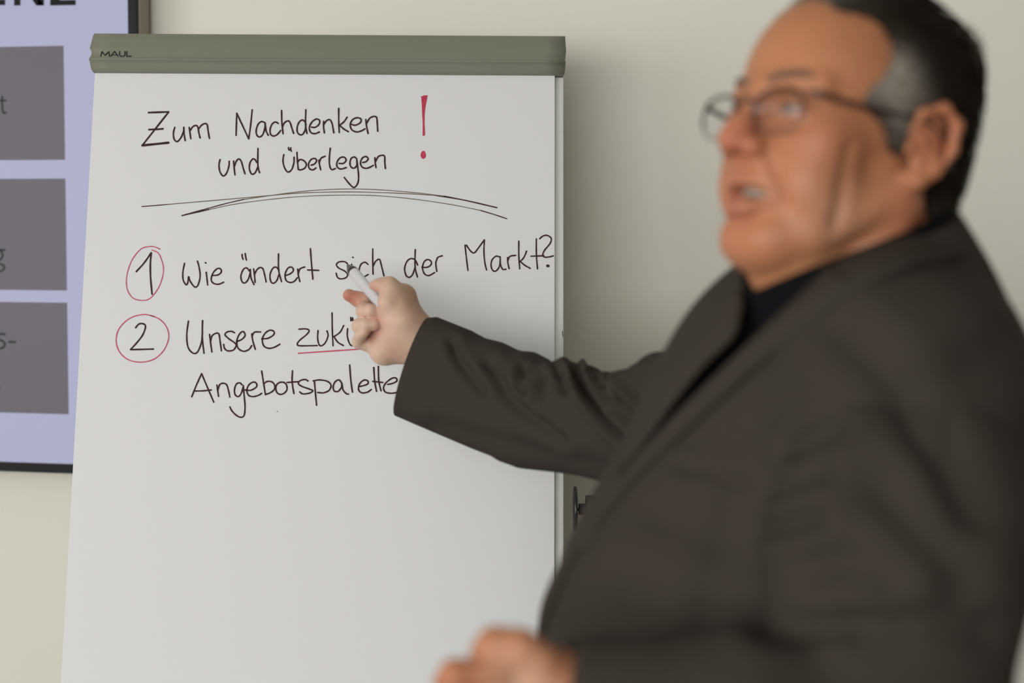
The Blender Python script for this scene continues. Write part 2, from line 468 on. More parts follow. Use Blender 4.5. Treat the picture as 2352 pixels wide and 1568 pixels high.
# clamp bar: rows of (down, out, inset left, inset right)
hT = flip_uv(700, 79)[1]
hL, hR = flip_uv(217, 76)[0], flip_uv(1298, 82)[0]
H = -hT
rows = [(0.0, -0.006, 0.0025, 0.0015), (0.02, 0.002, 0.0005, 0.0), (0.10, 0.006, 0.0, 0.0), (0.42, 0.013, -0.0012, -0.0008), (0.47, 0.0138, -0.0016, -0.0010), (0.53, 0.0148, 0.0010, 0.0020), (0.60, 0.0158, 0.0022, 0.0036),
        (0.66, 0.0168, 0.0020, 0.0034), (0.70, 0.0175, 0.0010, 0.0016), (0.73, 0.0186, 0.0006, 0.0008), (0.745, 0.0196, 0.0002, 0.0004), (0.76, 0.0200, 0.0, 0.0), (0.775, 0.0194, 0.0, 0.0), (0.79, 0.0174, 0.0, 0.0), (0.82, 0.0150, 0.0002, 0.0002), (0.94, 0.0095, 0.0007, 0.0006), (0.985, 0.0070, 0.0018, 0.0016), (1.0, 0.0030, 0.0035, 0.003), (1.0, -0.002, 0.004, 0.0035)]
V = []; Fc = []; nx = 24
prof = []
tt = np.linspace(0, len(rows) - 1, (len(rows) - 1) * 3 + 1)
RW = np.array(rows)
for t in tt:
    i = int(min(t, len(rows) - 2)); f = t - i; prof.append(RW[i] * (1 - f) + RW[i + 1] * f)
for q in prof:
    a = hL + q[2]; b = hR - q[3]
    for j in range(nx + 1): V.append(FP(a + (b - a) * j / nx, hT + q[0] * H, q[1]))
n1 = len(prof)
for q in prof:                                 # back skin
    a = hL + q[2]; b = hR - q[3]
    for j in range(nx + 1): V.append(FP(a + (b - a) * j / nx, hT + q[0] * H, -0.031 if q[0] < 0.6 else min(q[1] - 0.004, 0.001)))
def gi(k, i, j): return k * n1 * (nx + 1) + i * (nx + 1) + j
for i in range(n1 - 1):
    for j in range(nx):
        Fc.append((gi(0, i, j), gi(0, i, j + 1), gi(0, i + 1, j + 1), gi(0, i + 1, j)))
        Fc.append((gi(1, i, j), gi(1, i + 1, j), gi(1, i + 1, j + 1), gi(1, i, j + 1)))
    Fc.append((gi(0, i, 0), gi(0, i + 1, 0), gi(1, i + 1, 0), gi(1, i, 0)))
    Fc.append((gi(0, i, nx), gi(1, i, nx), gi(1, i + 1, nx), gi(0, i + 1, nx)))
for j in range(nx):
    Fc.append((gi(0, 0, j), gi(1, 0, j), gi(1, 0, j + 1), gi(0, 0, j + 1)))
    Fc.append((gi(0, n1 - 1, j), gi(0, n1 - 1, j + 1), gi(1, n1 - 1, j + 1), gi(1, n1 - 1, j)))
clamp = mesh_from('clamp_bar', V, Fc, None, m_clamp, True); recalc(clamp.data)
clamp['label'] = 'grey-green plastic clamp bar with a raised ridge'
setpar(clamp, fc)
bpy.context.view_layer.update()
# printed maker's word on the clamp bar
def clampmap(p, si):
    u, v = flip_uv(*p)
    w = FP(u, v, 0); d = (CAM - w); d /= (d @ en)   # the surface stands proud of the paper plane: slide along the view ray
    out = 0.015
    for _ in range(8):
        vv = (w + d * out - O0) @ ed
        out = np.interp((vv - hT) / H, RW[:, 0], RW[:, 1]) + 0.0006
    return w + d * out
MA = [([(231, 129), (234, 118.5), (241, 127), (250, 118.5), (251, 129)], 2.3), ([(254, 129), (263, 118), (271, 129)], 2.3), ([(257, 126), (269, 126)], 2.0),
      ([(275, 118), (274, 126), (277, 129), (284, 129), (287, 126), (287, 118)], 2.3), ([(291, 118), (291, 129), (301, 129)], 2.3)]
def straight(pts):                             # keeps corners sharp
    out = []
    for a, b in zip(pts[:-1], pts[1:]):
        a = np.array(a, float); b = np.array(b, float)
        out += [a, a + (b - a) * 0.12, a + (b - a) * 0.88]
    return out + [np.array(pts[-1], float)]
V, Fc = strokes_mesh([(straight(p), w) for p, w in MA], clampmap, sub=2)
o = mesh_from('lettering', V, Fc, None, m_print, False); setpar(o, fc); o.parent = clamp; o.matrix_parent_inverse = Matrix.Identity(4)
o.matrix_parent_inverse = (Matrix.Translation(fc.location)).inverted() if False else clamp.matrix_world.inverted()

# tripod, tray, side arm
def part(name, vf, parent, m, smooth=True, label=None):
    o = mesh_from(name, vf[0], vf[1], None, m, smooth); recalc(o.data); setpar(o, parent)
    if label: o['label'] = label
    return o
top = FP(0.0, 0.12, -0.055)
def gnd(p): q = np.array(p, float); q[2] = 0.012; return q
for sgn in (-1, 1):
    a = FP(sgn * 0.24, 0.10, -0.06); b = FP(sgn * 0.34, (FP(0, 0, -0.06)[2] - 0.012) / -ed[2], -0.06)
    part('leg', tube([a, b], 0.014, 16), fc, m_steel)
    part('foot_cap', tube([b + (a - b) * 0.03, b - np.array([0, 0, 0.010])], 0.018, 12), fc, m_blk)
a = FP(0.0, 0.12, -0.06); b = gnd(a + np.array([_w0[0], _w0[1], 0]) * 0.09 + np.array([0, 0, -1.6]))
part('leg', tube([a, b], 0.014, 16), fc, m_steel)
part('foot_cap', tube([b + (a - b) * 0.03, b - np.array([0, 0, 0.010])], 0.018, 12), fc, m_blk)
part('crossbar', tube([FP(-0.2, 0.10, -0.055), FP(0.2, 0.10, -0.055)], 0.011, 12), fc, m_steel)
part('pen_tray', join([tube([FP(bL - 0.01, 0.985, 0.045), FP(bR, 0.985, 0.045)], 0.006, 8)]), fc, m_board)
o = box('tray_shelf', (bL, 0.99, -0.03), (bR, 0.998, 0.05), m_board, bev=0.002, frame=fr); setpar(o, fc)
# small bent wire hook at the lower left edge
hk = []
for (px, py) in ((171.5, 1600), (171, 1575), (169, 1559), (166, 1554), (161, 1553), (158.5, 1558), (157, 1570), (155, 1600)):
    u, v = flip_uv(px, py); hk.append(FP(u, v, -0.02))
part('wire_hook', tube(catmull(hk, 4), 0.0010, 8), fc, m_steel)
# knob on the right side of the board
kd = 2.02
def KP(px, py, dd=0.0): return CP(px, py, kd + dd)
def disc(px0, px1, py, rpx, seg=32, rim=0.0):
    r = rpx * kd / F
    A = KP(px0, py); B = KP(px1, py); dd = (B - A)
    return tube([A, A + dd * 0.12, A + dd * 0.88, B], [r * 0.97, r, r, r * 0.97], seg)
part('magnet_disc', disc(1317.5, 1325, 1168, 51), fc, m_blk, label='thin black round disc seen edge on')
part('spindle', join([disc(1324, 1331, 1169.5, 4, 12), disc(1329, 1350, 1169, 13.2, 24)]), fc, m_knob)
kn = join([disc(1345.5, 1372, 1169, 32, 40), disc(1371, 1378, 1169, 28, 40)])
part('adjustment_knob', kn, fc, m_knob, label='dark grey ribbed knob')
A = KP(1378, 1169)
part('knob_bracket', tube([A, A + cr * 0.02, A + cr * 0.02 + ed * 0.35, FP(bR - 0.01, 0.97, -0.02)], 0.006, 8), fc, m_steel)
# tiny black tick on the board's edge
V, Fc = strokes_mesh([([(1292.6, 757), (1292.2, 762), (1293.6, 770)], 1.4)], lambda p, si: FP(*flip_uv(p[0] + 0.1, p[1]), -0.0115))
o = mesh_from('scratch', V, Fc, None, m_print, False); setpar(o, fc)

# pad of paper, hung in the clamp
pad = empty('paper_pad', tuple(FP(0, 0, 0)))
tag(pad, 'white paper pad hanging on the flip chart, covered with German handwriting', 'paper pad')
def sheet(name, s0, s1, t0, t1, n0, n1, m, curl=0.0, nu=40, nv=40):
    V = []; Fc = []
    for lay, nn in ((0, n1), (1, n0)):
        for j in range(nv + 1):
            for i in range(nu + 1):
                u = i / nu; v = j / nv
                z = nn + curl * (0.0012 * math.sin(3.1 * u + 2) * v * v)
                V.append(FP(s0 + (s1 - s0) * u, t0 + (t1 - t0) * v, z))
    g = lambda l, j, i: l * (nu + 1) * (nv + 1) + j * (nu + 1) + i
    for j in range(nv):
        for i in range(nu):
            Fc.append((g(0, j, i), g(0, j, i + 1), g(0, j + 1, i + 1), g(0, j + 1, i))); Fc.append((g(1, j, i), g(1, j + 1, i), g(1, j + 1, i + 1), g(1, j, i + 1)))
    for j in range(nv):
        Fc.append((g(0, j, 0), g(0, j + 1, 0), g(1, j + 1, 0), g(1, j, 0))); Fc.append((g(0, j, nu), g(1, j, nu), g(1, j + 1, nu), g(0, j + 1, nu)))
    for i in range(nu):
        Fc.append((g(0, 0, i), g(1, 0, i), g(1, 0, i + 1), g(0, 0, i + 1))); Fc.append((g(0, nv, i), g(0, nv, i + 1), g(1, nv, i + 1), g(1, nv, i)))
    o = mesh_from(name, V, Fc, None, m, False); recalc(o.data); setpar(o, pad); return o
PL, PR = sL, sR
sheet('page_stack', PL + 0.0015, PR - 0.0008, -0.025, 0.952, -0.0115, -0.0012, m_paper2)
sheet('top_sheet', PL, PR, -0.025, 0.955, -0.0008, 0.0, m_paper)
# right-hand paper edge line comes from the stack's thickness

# handwriting: strokes noted in crop coordinates of six crops (origin, scale)
CR = {'A': (180, 40, 3.92), 'B': (700, 150, 3.618), 'C': (280, 400, 2.502), 'D': (230, 500, 3.92), 'E': (740, 520, 3.92), 'G': (400, 780, 3.92)}
def cv(c, pts):
    ox, oy, s = CR[c]; return [(ox + x / s, oy + y / s) for x, y in pts]
lev = [0]
def write(name, items, m, label=None):
    """items: (crop, points, width px)"""
    lev[0] += 1
    base = 0.00035 + 0.00002 * (lev[0] % 4)
    V, Fc = strokes_mesh([(cv(c, p), w) for c, p, w in items], lambda p, si: FP(*flip_uv(*p), base + si * 0.000012))
    o = mesh_from(name, V, Fc, None, m, False); setpar(o, pad)
    if label: o['label'] = label
    return o
W = 3.7
def S(c, *lst, w=W): return [(c, p, w) for p in lst]
write('handwritten_word', [('A', straight([(632, 857), (812, 851)]), 4.4), ('A', straight([(812, 853), (576, 1152)]), 4.0), ('A', straight([(576, 1153), (812, 1128)]), 5.4), ('A', [(636, 1010), (700, 1008), (762, 1003)], 4.4)] +
      S('A', [(868, 990), (856, 1040), (862, 1095), (890, 1118), (925, 1080), (948, 1020), (950, 990)], [(948, 990), (952, 1050), (962, 1110)],
        [(998, 990), (1005, 1040), (1012, 1092)], [(1006, 1020), (1030, 985), (1060, 973), (1076, 990), (1085, 1040), (1096, 1085)], [(1086, 1000), (1110, 970), (1140, 956), (1160, 968), (1168, 1020), (1180, 1090)]), m_ink)
write('handwritten_word', S('A', straight([(1420, 1062), (1426, 862)]), straight([(1426, 862), (1534, 1094)]), [(1534, 1094), (1552, 960), (1565, 832)],
        [(1680, 948), (1650, 938), (1620, 960), (1602, 1010), (1605, 1055), (1630, 1077), (1660, 1055), (1678, 1000), (1682, 950)], [(1682, 950), (1690, 1020), (1710, 1062)],
        [(1800, 955), (1775, 942), (1745, 960), (1727, 1005), (1730, 1050), (1755, 1068), (1790, 1055), (1822, 1018)],
        [(1830, 838), (1832, 940), (1843, 1048)], [(1838, 985), (1855, 950), (1885, 932), (1905, 945), (1920, 990), (1938, 1045)],
        [(2045, 945), (2020, 925), (1990, 940), (1970, 990), (1975, 1040), (2010, 1058), (2040, 1020), (2048, 960)], [(2048, 832), (2045, 960), (2058, 1045)],
        [(2098, 988), (2130, 990), (2165, 965), (2172, 930), (2145, 915), (2105, 940), (2080, 990), (2092, 1035), (2130, 1047), (2170, 1032)],
        [(2208, 935), (2208, 990), (2215, 1040)], [(2212, 960), (2235, 930), (2265, 922), (2285, 960), (2300, 1040)]) +
      S('B', [(282, 358), (282, 460), (286, 558)], [(352, 432), (325, 470), (288, 500)], [(290, 500), (325, 530), (362, 552)],
        [(385, 490), (420, 498), (460, 478), (468, 450), (440, 436), (400, 450), (378, 490), (390, 535), (430, 554), (470, 545), (500, 528)],
        [(507, 450), (513, 505), (526, 567)], [(515, 480), (540, 440), (575, 425), (597, 435), (602, 480), (606, 548)]), m_ink)
write('handwritten_word', S('A', [(1276, 1280), (1266, 1330), (1275, 1390), (1305, 1428), (1335, 1400), (1355, 1340), (1358, 1295)],
        [(1398, 1293), (1402, 1350), (1410, 1418)], [(1405, 1340), (1425, 1290), (1448, 1275), (1468, 1300), (1482, 1350), (1500, 1408)],
        [(1605, 1305), (1590, 1280), (1570, 1275), (1545, 1310), (1540, 1365), (1560, 1410), (1590, 1400), (1615, 1350)], [(1617, 1180), (1615, 1300), (1620, 1360), (1632, 1398)]), m_ink)
write('handwritten_word', S('A', [(1893, 1172), (1892, 1182), (1898, 1195)], [(1912, 1175), (1911, 1188), (1918, 1205)], [(1850, 1235), (1842, 1290), (1855, 1350), (1885, 1392), (1920, 1370), (1940, 1310), (1942, 1258)],
        [(1968, 1215), (1972, 1290), (1980, 1370)], [(1972, 1308), (1995, 1280), (2030, 1290), (2052, 1320), (2040, 1355), (2005, 1372), (1982, 1370)],
        [(2095, 1330), (2125, 1320), (2145, 1290), (2128, 1270), (2095, 1280), (2072, 1320), (2080, 1360), (2110, 1373), (2140, 1355)],
        [(2165, 1285), (2172, 1330), (2182, 1372)], [(2168, 1310), (2185, 1268), (2222, 1250)], [(2268, 1178), (2260, 1260), (2262, 1330), (2280, 1370), (2315, 1360)]) +
      S('B', [(285, 815), (320, 815), (343, 790), (330, 765), (295, 768), (268, 805), (270, 845), (300, 862), (345, 850)],
        [(430, 775), (410, 762), (385, 775), (375, 815), (385, 845), (410, 855), (432, 830), (432, 785)], [(432, 780), (440, 850), (447, 920), (440, 980), (410, 1015), (375, 990), (328, 932)],
        [(482, 808), (510, 800), (527, 775), (505, 758), (475, 775), (463, 815), (480, 848), (520, 855), (570, 832)],
        [(583, 768), (585, 810), (592, 850)], [(588, 800), (610, 760), (640, 748), (663, 757), (665, 810), (670, 858)]), m_ink)
# exclamation mark
def poly_on_paper(name, pts, m, n=0.0004):
    V = [FP(*flip_uv(*p), n) for p in pts]; k = len(V)
    V += [FP(*flip_uv(*p), n - 0.0002) for p in pts]
    o = mesh_from(name, V, [tuple(range(k)), tuple(range(2 * k - 1, k - 1, -1))] + [(i, i + k, (i + 1) % k + k, (i + 1) % k) for i in range(k)], None, m, False); recalc(o.data); setpar(o, pad)
    return o
poly_on_paper('exclamation_mark', cv('B', [(963, 262), (990, 250), (1021, 249), (1012, 300), (1004, 340), (997, 400), (995, 480), (1000, 578), (990, 586), (979, 584), (980, 480), (975, 400), (972, 330), (968, 270)]), m_red)
poly_on_paper('exclamation_dot', cv('B', [(985 + 22 * math.cos(a) * (1 + 0.06 * math.sin(3 * a)), 744 + 33 * math.sin(a)) for a in np.linspace(0, 2 * math.pi, 23)[:-1]]), m_red)
write('underline_curve', [('C', [(115, 186), (400, 162), (700, 136), (870, 121), (1050, 107), (1320, 102), (1600, 110), (1800, 122)], 2.0),
                          ('C', [(700, 145), (860, 122), (1000, 103), (1150, 90), (1320, 85), (1500, 91), (1700, 108), (1850, 126)], 1.9),
                          ('C', [(500, 203), (650, 172), (850, 145), (1050, 127), (1300, 120), (1500, 126), (1700, 146), (1900, 176), (2060, 208)], 1.8)], m_ink_dry, 'dry thin arc of brown marker')
write('underline_curve', [('C', [(115, 186), (180, 181), (260, 174)], 2.2)], m_ink, 'darker left end of the long underline')
write('underline_curve', [('C', [(345, 238), (400, 222), (500, 195), (600, 168), (700, 145)], 2.3), ('C', [(345, 238), (420, 221), (500, 203)], 2.8)], m_ink, 'darker left end of the lower arcs')
write('underline_curve', [('C', [(1800, 122), (1960, 148), (2155, 193)], 2.6), ('C', [(1850, 126), (2000, 156), (2155, 192)], 2.8)], m_ink, 'thick dark right end of the upper arcs')
write('underline_curve', [('C', [(2060, 208), (2140, 232), (2212, 256)], 2.4)], m_ink, 'darker right end of the lowest arc')
write('red_circle', [('D', [(540, 283), (490, 262), (440, 260), (370, 280), (300, 360), (255, 460), (236, 570), (250, 660), (300, 725), (380, 744), (450, 725), (520, 640), (560, 540), (570, 450), (550, 370), (520, 315), (465, 290)], 2.5)], m_pink)
write('red_circle', [('D', [(450, 878), (530, 910), (590, 970), (618, 1050), (605, 1130), (560, 1210), (480, 1275), (370, 1300), (260, 1280), (180, 1215), (145, 1120), (160, 1020), (220, 940), (300, 890), (390, 871), (450, 878), (490, 890)], 2.7)], m_pink)
write('handwritten_number', [('D', [(325, 485), (385, 420), (430, 360), (458, 316)], 3.8), ('D', [(460, 315), (452, 420), (455, 550), (468, 688)], 4.0)], m_ink)
write('handwritten_number', [('D', [(320, 990), (345, 960), (375, 952), (405, 965), (405, 1000), (380, 1060), (330, 1125), (274, 1186)], 3.8), ('D', straight([(274, 1187), (480, 1182)]), 3.8)], m_ink)
write('handwritten_word', S('D', [(760, 410), (745, 490), (748, 560), (775, 604), (790, 580), (797, 530), (810, 570), (850, 622), (880, 608), (900, 530), (892, 450), (876, 390)],
        [(955, 490), (962, 550), (968, 605)], [(947, 404), (953, 408)], [(1008, 520), (1060, 515), (1090, 490), (1085, 462), (1055, 458), (1015, 500), (1000, 560), (1025, 592), (1070, 598), (1112, 580)], w=3.5), m_ink)
write('handwritten_word', S('D', [(1278, 330), (1280, 355), (1287, 375)], [(1306, 322), (1310, 350), (1317, 382)], [(1345, 480), (1320, 452), (1290, 465), (1268, 520), (1275, 570), (1300, 588), (1330, 560), (1350, 500), (1352, 465)], [(1352, 465), (1358, 540), (1385, 602)],
        [(1382, 460), (1390, 520), (1395, 582)], [(1390, 510), (1410, 470), (1440, 448), (1465, 460), (1480, 510), (1495, 578)],
        [(1610, 470), (1585, 445), (1555, 455), (1530, 510), (1535, 570), (1560, 590), (1590, 565), (1610, 510)], [(1606, 325), (1605, 440), (1612, 500), (1633, 575)],
        [(1668, 520), (1710, 505), (1740, 475), (1725, 445), (1690, 455), (1665, 510), (1675, 565), (1715, 583), (1750, 570), (1775, 540)],
        [(1778, 462), (1785, 520), (1798, 575)], [(1785, 500), (1800, 460), (1842, 443)], [(1893, 278), (1900, 380), (1915, 553)], [(1868, 470), (1968, 474)], w=3.5), m_ink)
write('handwritten_word', S('E', [(228, 335), (200, 317), (150, 320), (128, 345), (150, 375), (200, 400), (228, 430), (215, 460), (170, 472), (138, 458), (126, 420)], [(265, 340), (266, 385), (272, 430)], [(274, 277), (279, 280)],
        [(413, 342), (385, 322), (350, 340), (333, 390), (345, 440), (375, 452), (415, 432)], [(455, 202), (455, 320), (458, 430)], [(458, 360), (480, 315), (515, 296), (530, 340), (556, 445)], w=3.4), m_ink)
write('handwritten_word', S('E', [(860, 348), (835, 300), (795, 290), (760, 320), (742, 380), (755, 440), (785, 458), (815, 430), (835, 370)], [(838, 208), (835, 330), (842, 400), (858, 455)],
        [(898, 368), (940, 368), (975, 350), (983, 320), (955, 298), (920, 315), (903, 370), (920, 425), (960, 442), (1012, 415)], [(1022, 320), (1025, 360), (1032, 404)], [(1022, 330), (1040, 280), (1082, 264)], w=3.5), m_ink)
write('handwritten_word', S('E', [(1286, 168), (1298, 280), (1312, 396)], [(1298, 168), (1335, 220), (1368, 238), (1405, 195), (1460, 120)], [(1460, 120), (1456, 230), (1465, 330), (1480, 392)],
        [(1600, 275), (1565, 268), (1530, 300), (1520, 350), (1535, 395), (1565, 400), (1595, 360), (1603, 300), (1600, 272)], [(1602, 275), (1605, 340), (1625, 385), (1655, 385)],
        [(1668, 280), (1672, 330), (1683, 380)], [(1670, 310), (1690, 270), (1742, 260)], [(1770, 132), (1770, 260), (1778, 382)], [(1840, 222), (1815, 280), (1782, 315)], [(1782, 315), (1825, 350), (1873, 377)],
        [(1928, 112), (1928, 250), (1938, 382)], [(1880, 268), (1995, 264)], [(1958, 110), (1990, 85), (2030, 82), (2062, 110), (2050, 155), (2005, 210), (1985, 255), (2000, 275), (2040, 275), (2080, 265)], w=3.4) + [('E', [(2028, 355), (2036, 355)], 6.5)], m_ink)
write('handwritten_word', S('D', [(795, 930), (780, 1050), (790, 1160), (830, 1215), (870, 1215), (900, 1160), (918, 1080), (922, 925)], [(922, 925), (920, 1080), (935, 1220)],
        [(985, 1050), (995, 1130), (1006, 1208)], [(995, 1110), (1010, 1060), (1050, 1038), (1070, 1050), (1080, 1110), (1092, 1198)],
        [(1210, 1035), (1180, 1022), (1140, 1030), (1125, 1055), (1160, 1090), (1210, 1125), (1225, 1150), (1200, 1190), (1150, 1198), (1120, 1175), (1112, 1140)],
        [(1228, 1115), (1275, 1095), (1305, 1060), (1290, 1025), (1260, 1040), (1232, 1100), (1240, 1170), (1290, 1202), (1340, 1185), (1365, 1150)],
        [(1365, 1045), (1375, 1110), (1397, 1185)], [(1370, 1060), (1390, 1030), (1445, 1028)],
        [(1455, 1090), (1510, 1085), (1560, 1055), (1565, 1025), (1530, 1012), (1485, 1040), (1460, 1095), (1475, 1155), (1520, 1175), (1570, 1165), (1618, 1138)], w=3.6), m_ink)
write('handwritten_word', S('D', [(1790, 1003), (1850, 1000), (1882, 1015), (1860, 1050), (1800, 1100), (1775, 1135), (1800, 1152), (1955, 1150)],
        [(1962, 1015), (1958, 1080), (1970, 1140), (1995, 1152), (2030, 1120), (2052, 1060), (2042, 1018)], [(2088, 856), (2090, 1000), (2097, 1152)], [(2193, 970), (2160, 1030), (2105, 1070)], [(2105, 1070), (2140, 1120), (2190, 1150)],
        [(2228, 998), (2225, 1060), (2240, 1120), (2262, 1150), (2300, 1140), (2325, 1080), (2322, 1020)], w=3.5) + S('D', [(2256, 930), (2254, 895)], [(2256, 895), (2268, 928), (2272, 895), (2280, 932)], w=2.4), m_ink)
write('red_underline', [('D', straight([(1785, 1220), (2430, 1176)]), 3.2)], m_pink)
write('handwritten_word', S('G', [(158, 514), (200, 410), (247, 305)], [(247, 305), (300, 430), (357, 562)], [(180, 462), (260, 460), (335, 452)],
        [(385, 408), (392, 460), (400, 510)], [(395, 450), (410, 405), (440, 392), (472, 405), (490, 460), (501, 516)],
        [(610, 405), (590, 388), (560, 400), (543, 450), (550, 495), (578, 512), (605, 480), (622, 420)], [(622, 412), (630, 500), (638, 600), (630, 680), (600, 698), (560, 680), (520, 640), (502, 605)],
        [(640, 452), (690, 455), (740, 425), (740, 392), (710, 382), (670, 410), (655, 460), (670, 500), (710, 512), (760, 500), (788, 482)],
        [(788, 282), (805, 390), (822, 495)], [(808, 395), (840, 375), (880, 380), (905, 410), (900, 450), (860, 480), (822, 492)],
        [(985, 382), (950, 385), (920, 410), (918, 460), (945, 490), (985, 485), (1015, 450), (1010, 405), (985, 382)], [(1065, 280), (1062, 380), (1078, 485)], [(1015, 385), (1115, 378)],
        [(1205, 372), (1180, 358), (1135, 368), (1118, 395), (1150, 420), (1220, 445), (1248, 460), (1220, 480), (1160, 488), (1130, 470)],
        [(1262, 372), (1272, 480), (1282, 590)], [(1252, 370), (1310, 362), (1380, 375), (1412, 410), (1395, 455), (1345, 478), (1292, 475)],
        [(1510, 395), (1485, 362), (1450, 378), (1432, 420), (1440, 460), (1475, 465), (1505, 430), (1510, 395)], [(1510, 390), (1520, 450), (1550, 485), (1570, 490)],
        [(1580, 228), (1590, 360), (1605, 472)], [(1665, 422), (1710, 412), (1745, 395), (1740, 368), (1705, 365), (1668, 400), (1660, 450), (1690, 478), (1740, 472), (1775, 448)],
        [(1797, 250), (1805, 370), (1822, 465)], [(1838, 240), (1842, 370), (1862, 460)], [(1788, 375), (1878, 385)],
        [(1922, 403), (1970, 392), (2005, 370), (1995, 345), (1960, 348), (1910, 385), (1885, 430), (1900, 470), (1950, 482), (2010, 475)], w=3.6), m_ink)
write('ink_speck', [('G', [(926, 644), (929, 646)], 1.6)], m_ink)

#PERSON#
# ------------------------------------------------------------------ marker pen
m_penwhite = mat('white_pen_plastic', (0.74, 0.73, 0.73), 0.35)
m_pengroove = mat('pen_groove', (0.42, 0.38, 0.40), 0.5)
m_pendark = mat('dark_pen_plastic', (0.022, 0.010, 0.016), 0.22)
m_nib = mat('nib_felt', (0.02, 0.012, 0.014), 0.9)
A = CP(798.5, 609, 1.952); Bq = CP(872, 696, 1.868)
pdir = (Bq - A) / np.linalg.norm(Bq - A)
pen = empty('marker_pen', tuple(A))
tag(pen, 'white ribbed marker pen with black tip pointing at the handwriting, held in the raised hand', 'pen')
def lathe(prof, seg=32, rib=0.0, nr=16):
    a = np.cross(pdir, [0, 0, 1.0]); a /= np.linalg.norm(a); b = np.cross(pdir, a)
    V = []; Fc = []
    for t, r in prof:
        for k in range(seg):
            th = 2 * math.pi * k / seg
            rr = r * (1 - rib * (k % 4 == 0)) if rib else r
            V.append(A + pdir * t + rr * (a * math.cos(th) + b * math.sin(th)))
    for i in range(len(prof) - 1):
        for k in range(seg):
            k2 = (k + 1) % seg
            Fc.append((i * seg + k, i * seg + k2, (i + 1) * seg + k2, (i + 1) * seg + k))
    Fc.append(tuple(range(seg))); Fc.append(tuple((len(prof) - 1) * seg + k for k in range(seg)))
    return V, Fc
part('nib', lathe([(0.0, 0.0008), (0.0006, 0.0018), (0.004, 0.0022), (0.009, 0.0022)], 20), pen, m_nib)
part('collar', lathe([(0.0035, 0.0028), (0.0045, 0.0034), (0.0095, 0.0042), (0.0105, 0.0050), (0.012, 0.0062), (0.0185, 0.0076), (0.0225, 0.0079), (0.024, 0.0077)], 32), pen, m_pendark, label='glossy black cone below the nib')
bar = part('barrel', lathe([(0.0235, 0.0074), (0.0245, 0.0078), (0.030, 0.0079), (0.075, 0.0070), (0.076, 0.0070), (0.118, 0.0068), (0.120, 0.0060)], 80, rib=0.05), pen, m_penwhite, smooth=False)
bar.data.materials.append(m_pengroove)
for p in bar.data.polygons:
    if len(p.vertices) == 4:
        ks = sorted(v % 80 for v in p.vertices)
        if any(k % 4 == 0 for k in ks) and (p.index % 4 == 0): p.material_index = 1

def seg_dist(P, line):
    d = np.full(len(P), 1e9)
    for a, b in zip(line[:-1], line[1:]):
        a = np.array(a, float); b = np.array(b, float); ab = b - a
        t = np.clip(((P - a) @ ab) / (ab @ ab), 0, 1)
        d = np.minimum(d, np.linalg.norm(P - a - t[:, None] * ab, axis=1))
    return d
def vnormals(V, Fq):
    n = np.zeros_like(V)
    c = np.cross(V[Fq[:, 2]] - V[Fq[:, 0]], V[Fq[:, 3]] - V[Fq[:, 1]])
    for k in range(4): np.add.at(n, Fq[:, k], c)
    return n / (np.linalg.norm(n, axis=1)[:, None] + 1e-12)
def crease(V, Fq, lines):
    """cloth folds: each (polyline, width px, depth m) pushes the camera side of the cloth in (or out)"""
    V = V.copy(); N = vnormals(V, Fq); px, dep = w2px(V)
    view = (V - CAM); view /= np.linalg.norm(view, axis=1)[:, None]
    face = np.clip(-(N * view).sum(1) * 2.5, 0, 1)
    off = np.zeros(len(V))
    for line, wd, am in lines:
        d = seg_dist(px, line)
        off -= am * np.exp(-(d / wd) ** 2)
        off += 0.45 * am * np.exp(-((d - 2.1 * wd) / (1.3 * wd)) ** 2)
    return V + N * (off * face)[:, None]

# ------------------------------------------------------------------ the man
def skin_color(V, base, spots):
    c = np.tile(np.array(base), (len(V), 1))
    for ctr, r, col, amt in spots:
        w_ = (bell(V, ctr, r) * amt)[:, None]; c = c * (1 - w_) + np.array(col) * w_
    return c
SKIN = np.array([0.47, 0.190, 0.088]); RED = np.array([0.45, 0.135, 0.08]); LIP = np.array([0.36, 0.11, 0.09])
TAN = np.array([0.36, 0.145, 0.06]); PALE = np.array([0.66, 0.46, 0.34])
m_skin = mat('skin', tuple(SKIN), 0.48, spec=0.35, attr='tint', noise=(38, 0.06, 5), bump=(260, 0.18, 0.0012), sss=0.25)

# head, in its own frame: x forward, y to its left, z up
H = SDF((-0.15, -0.105, -0.27), (0.15, 0.105, 0.15), 0.0022)
H.ell((-0.012, 0, 0.028), (0.098, 0.077, 0.092), 0.01)
H.ell((0.030, 0, 0.030), (0.068, 0.066, 0.075), 0.02)
H.ell((0.044, 0, -0.030), (0.050, 0.060, 0.080), 0.02)
for s_ in (-1, 1):
    H.cone((-0.005, s_ * 0.058, -0.055), (0.050, s_ * 0.034, -0.098), 0.020, 0.020, 0.02)
    H.ell((0.060, s_ * 0.042, -0.026), (0.024, 0.022, 0.020), 0.018)
    H.ell((0.056, s_ * 0.040, -0.060), (0.030, 0.022, 0.030), 0.018)
    H.cone((0.092, s_ * 0.008, 0.014), (0.076, s_ * 0.048, 0.015), 0.009, 0.008, 0.012)
H.cone((0.072, -0.014, -0.108), (0.072, 0.014, -0.108), 0.023, 0.023, 0.018)
H.ell((0.078, 0, -0.058), (0.026, 0.032, 0.030), 0.015)
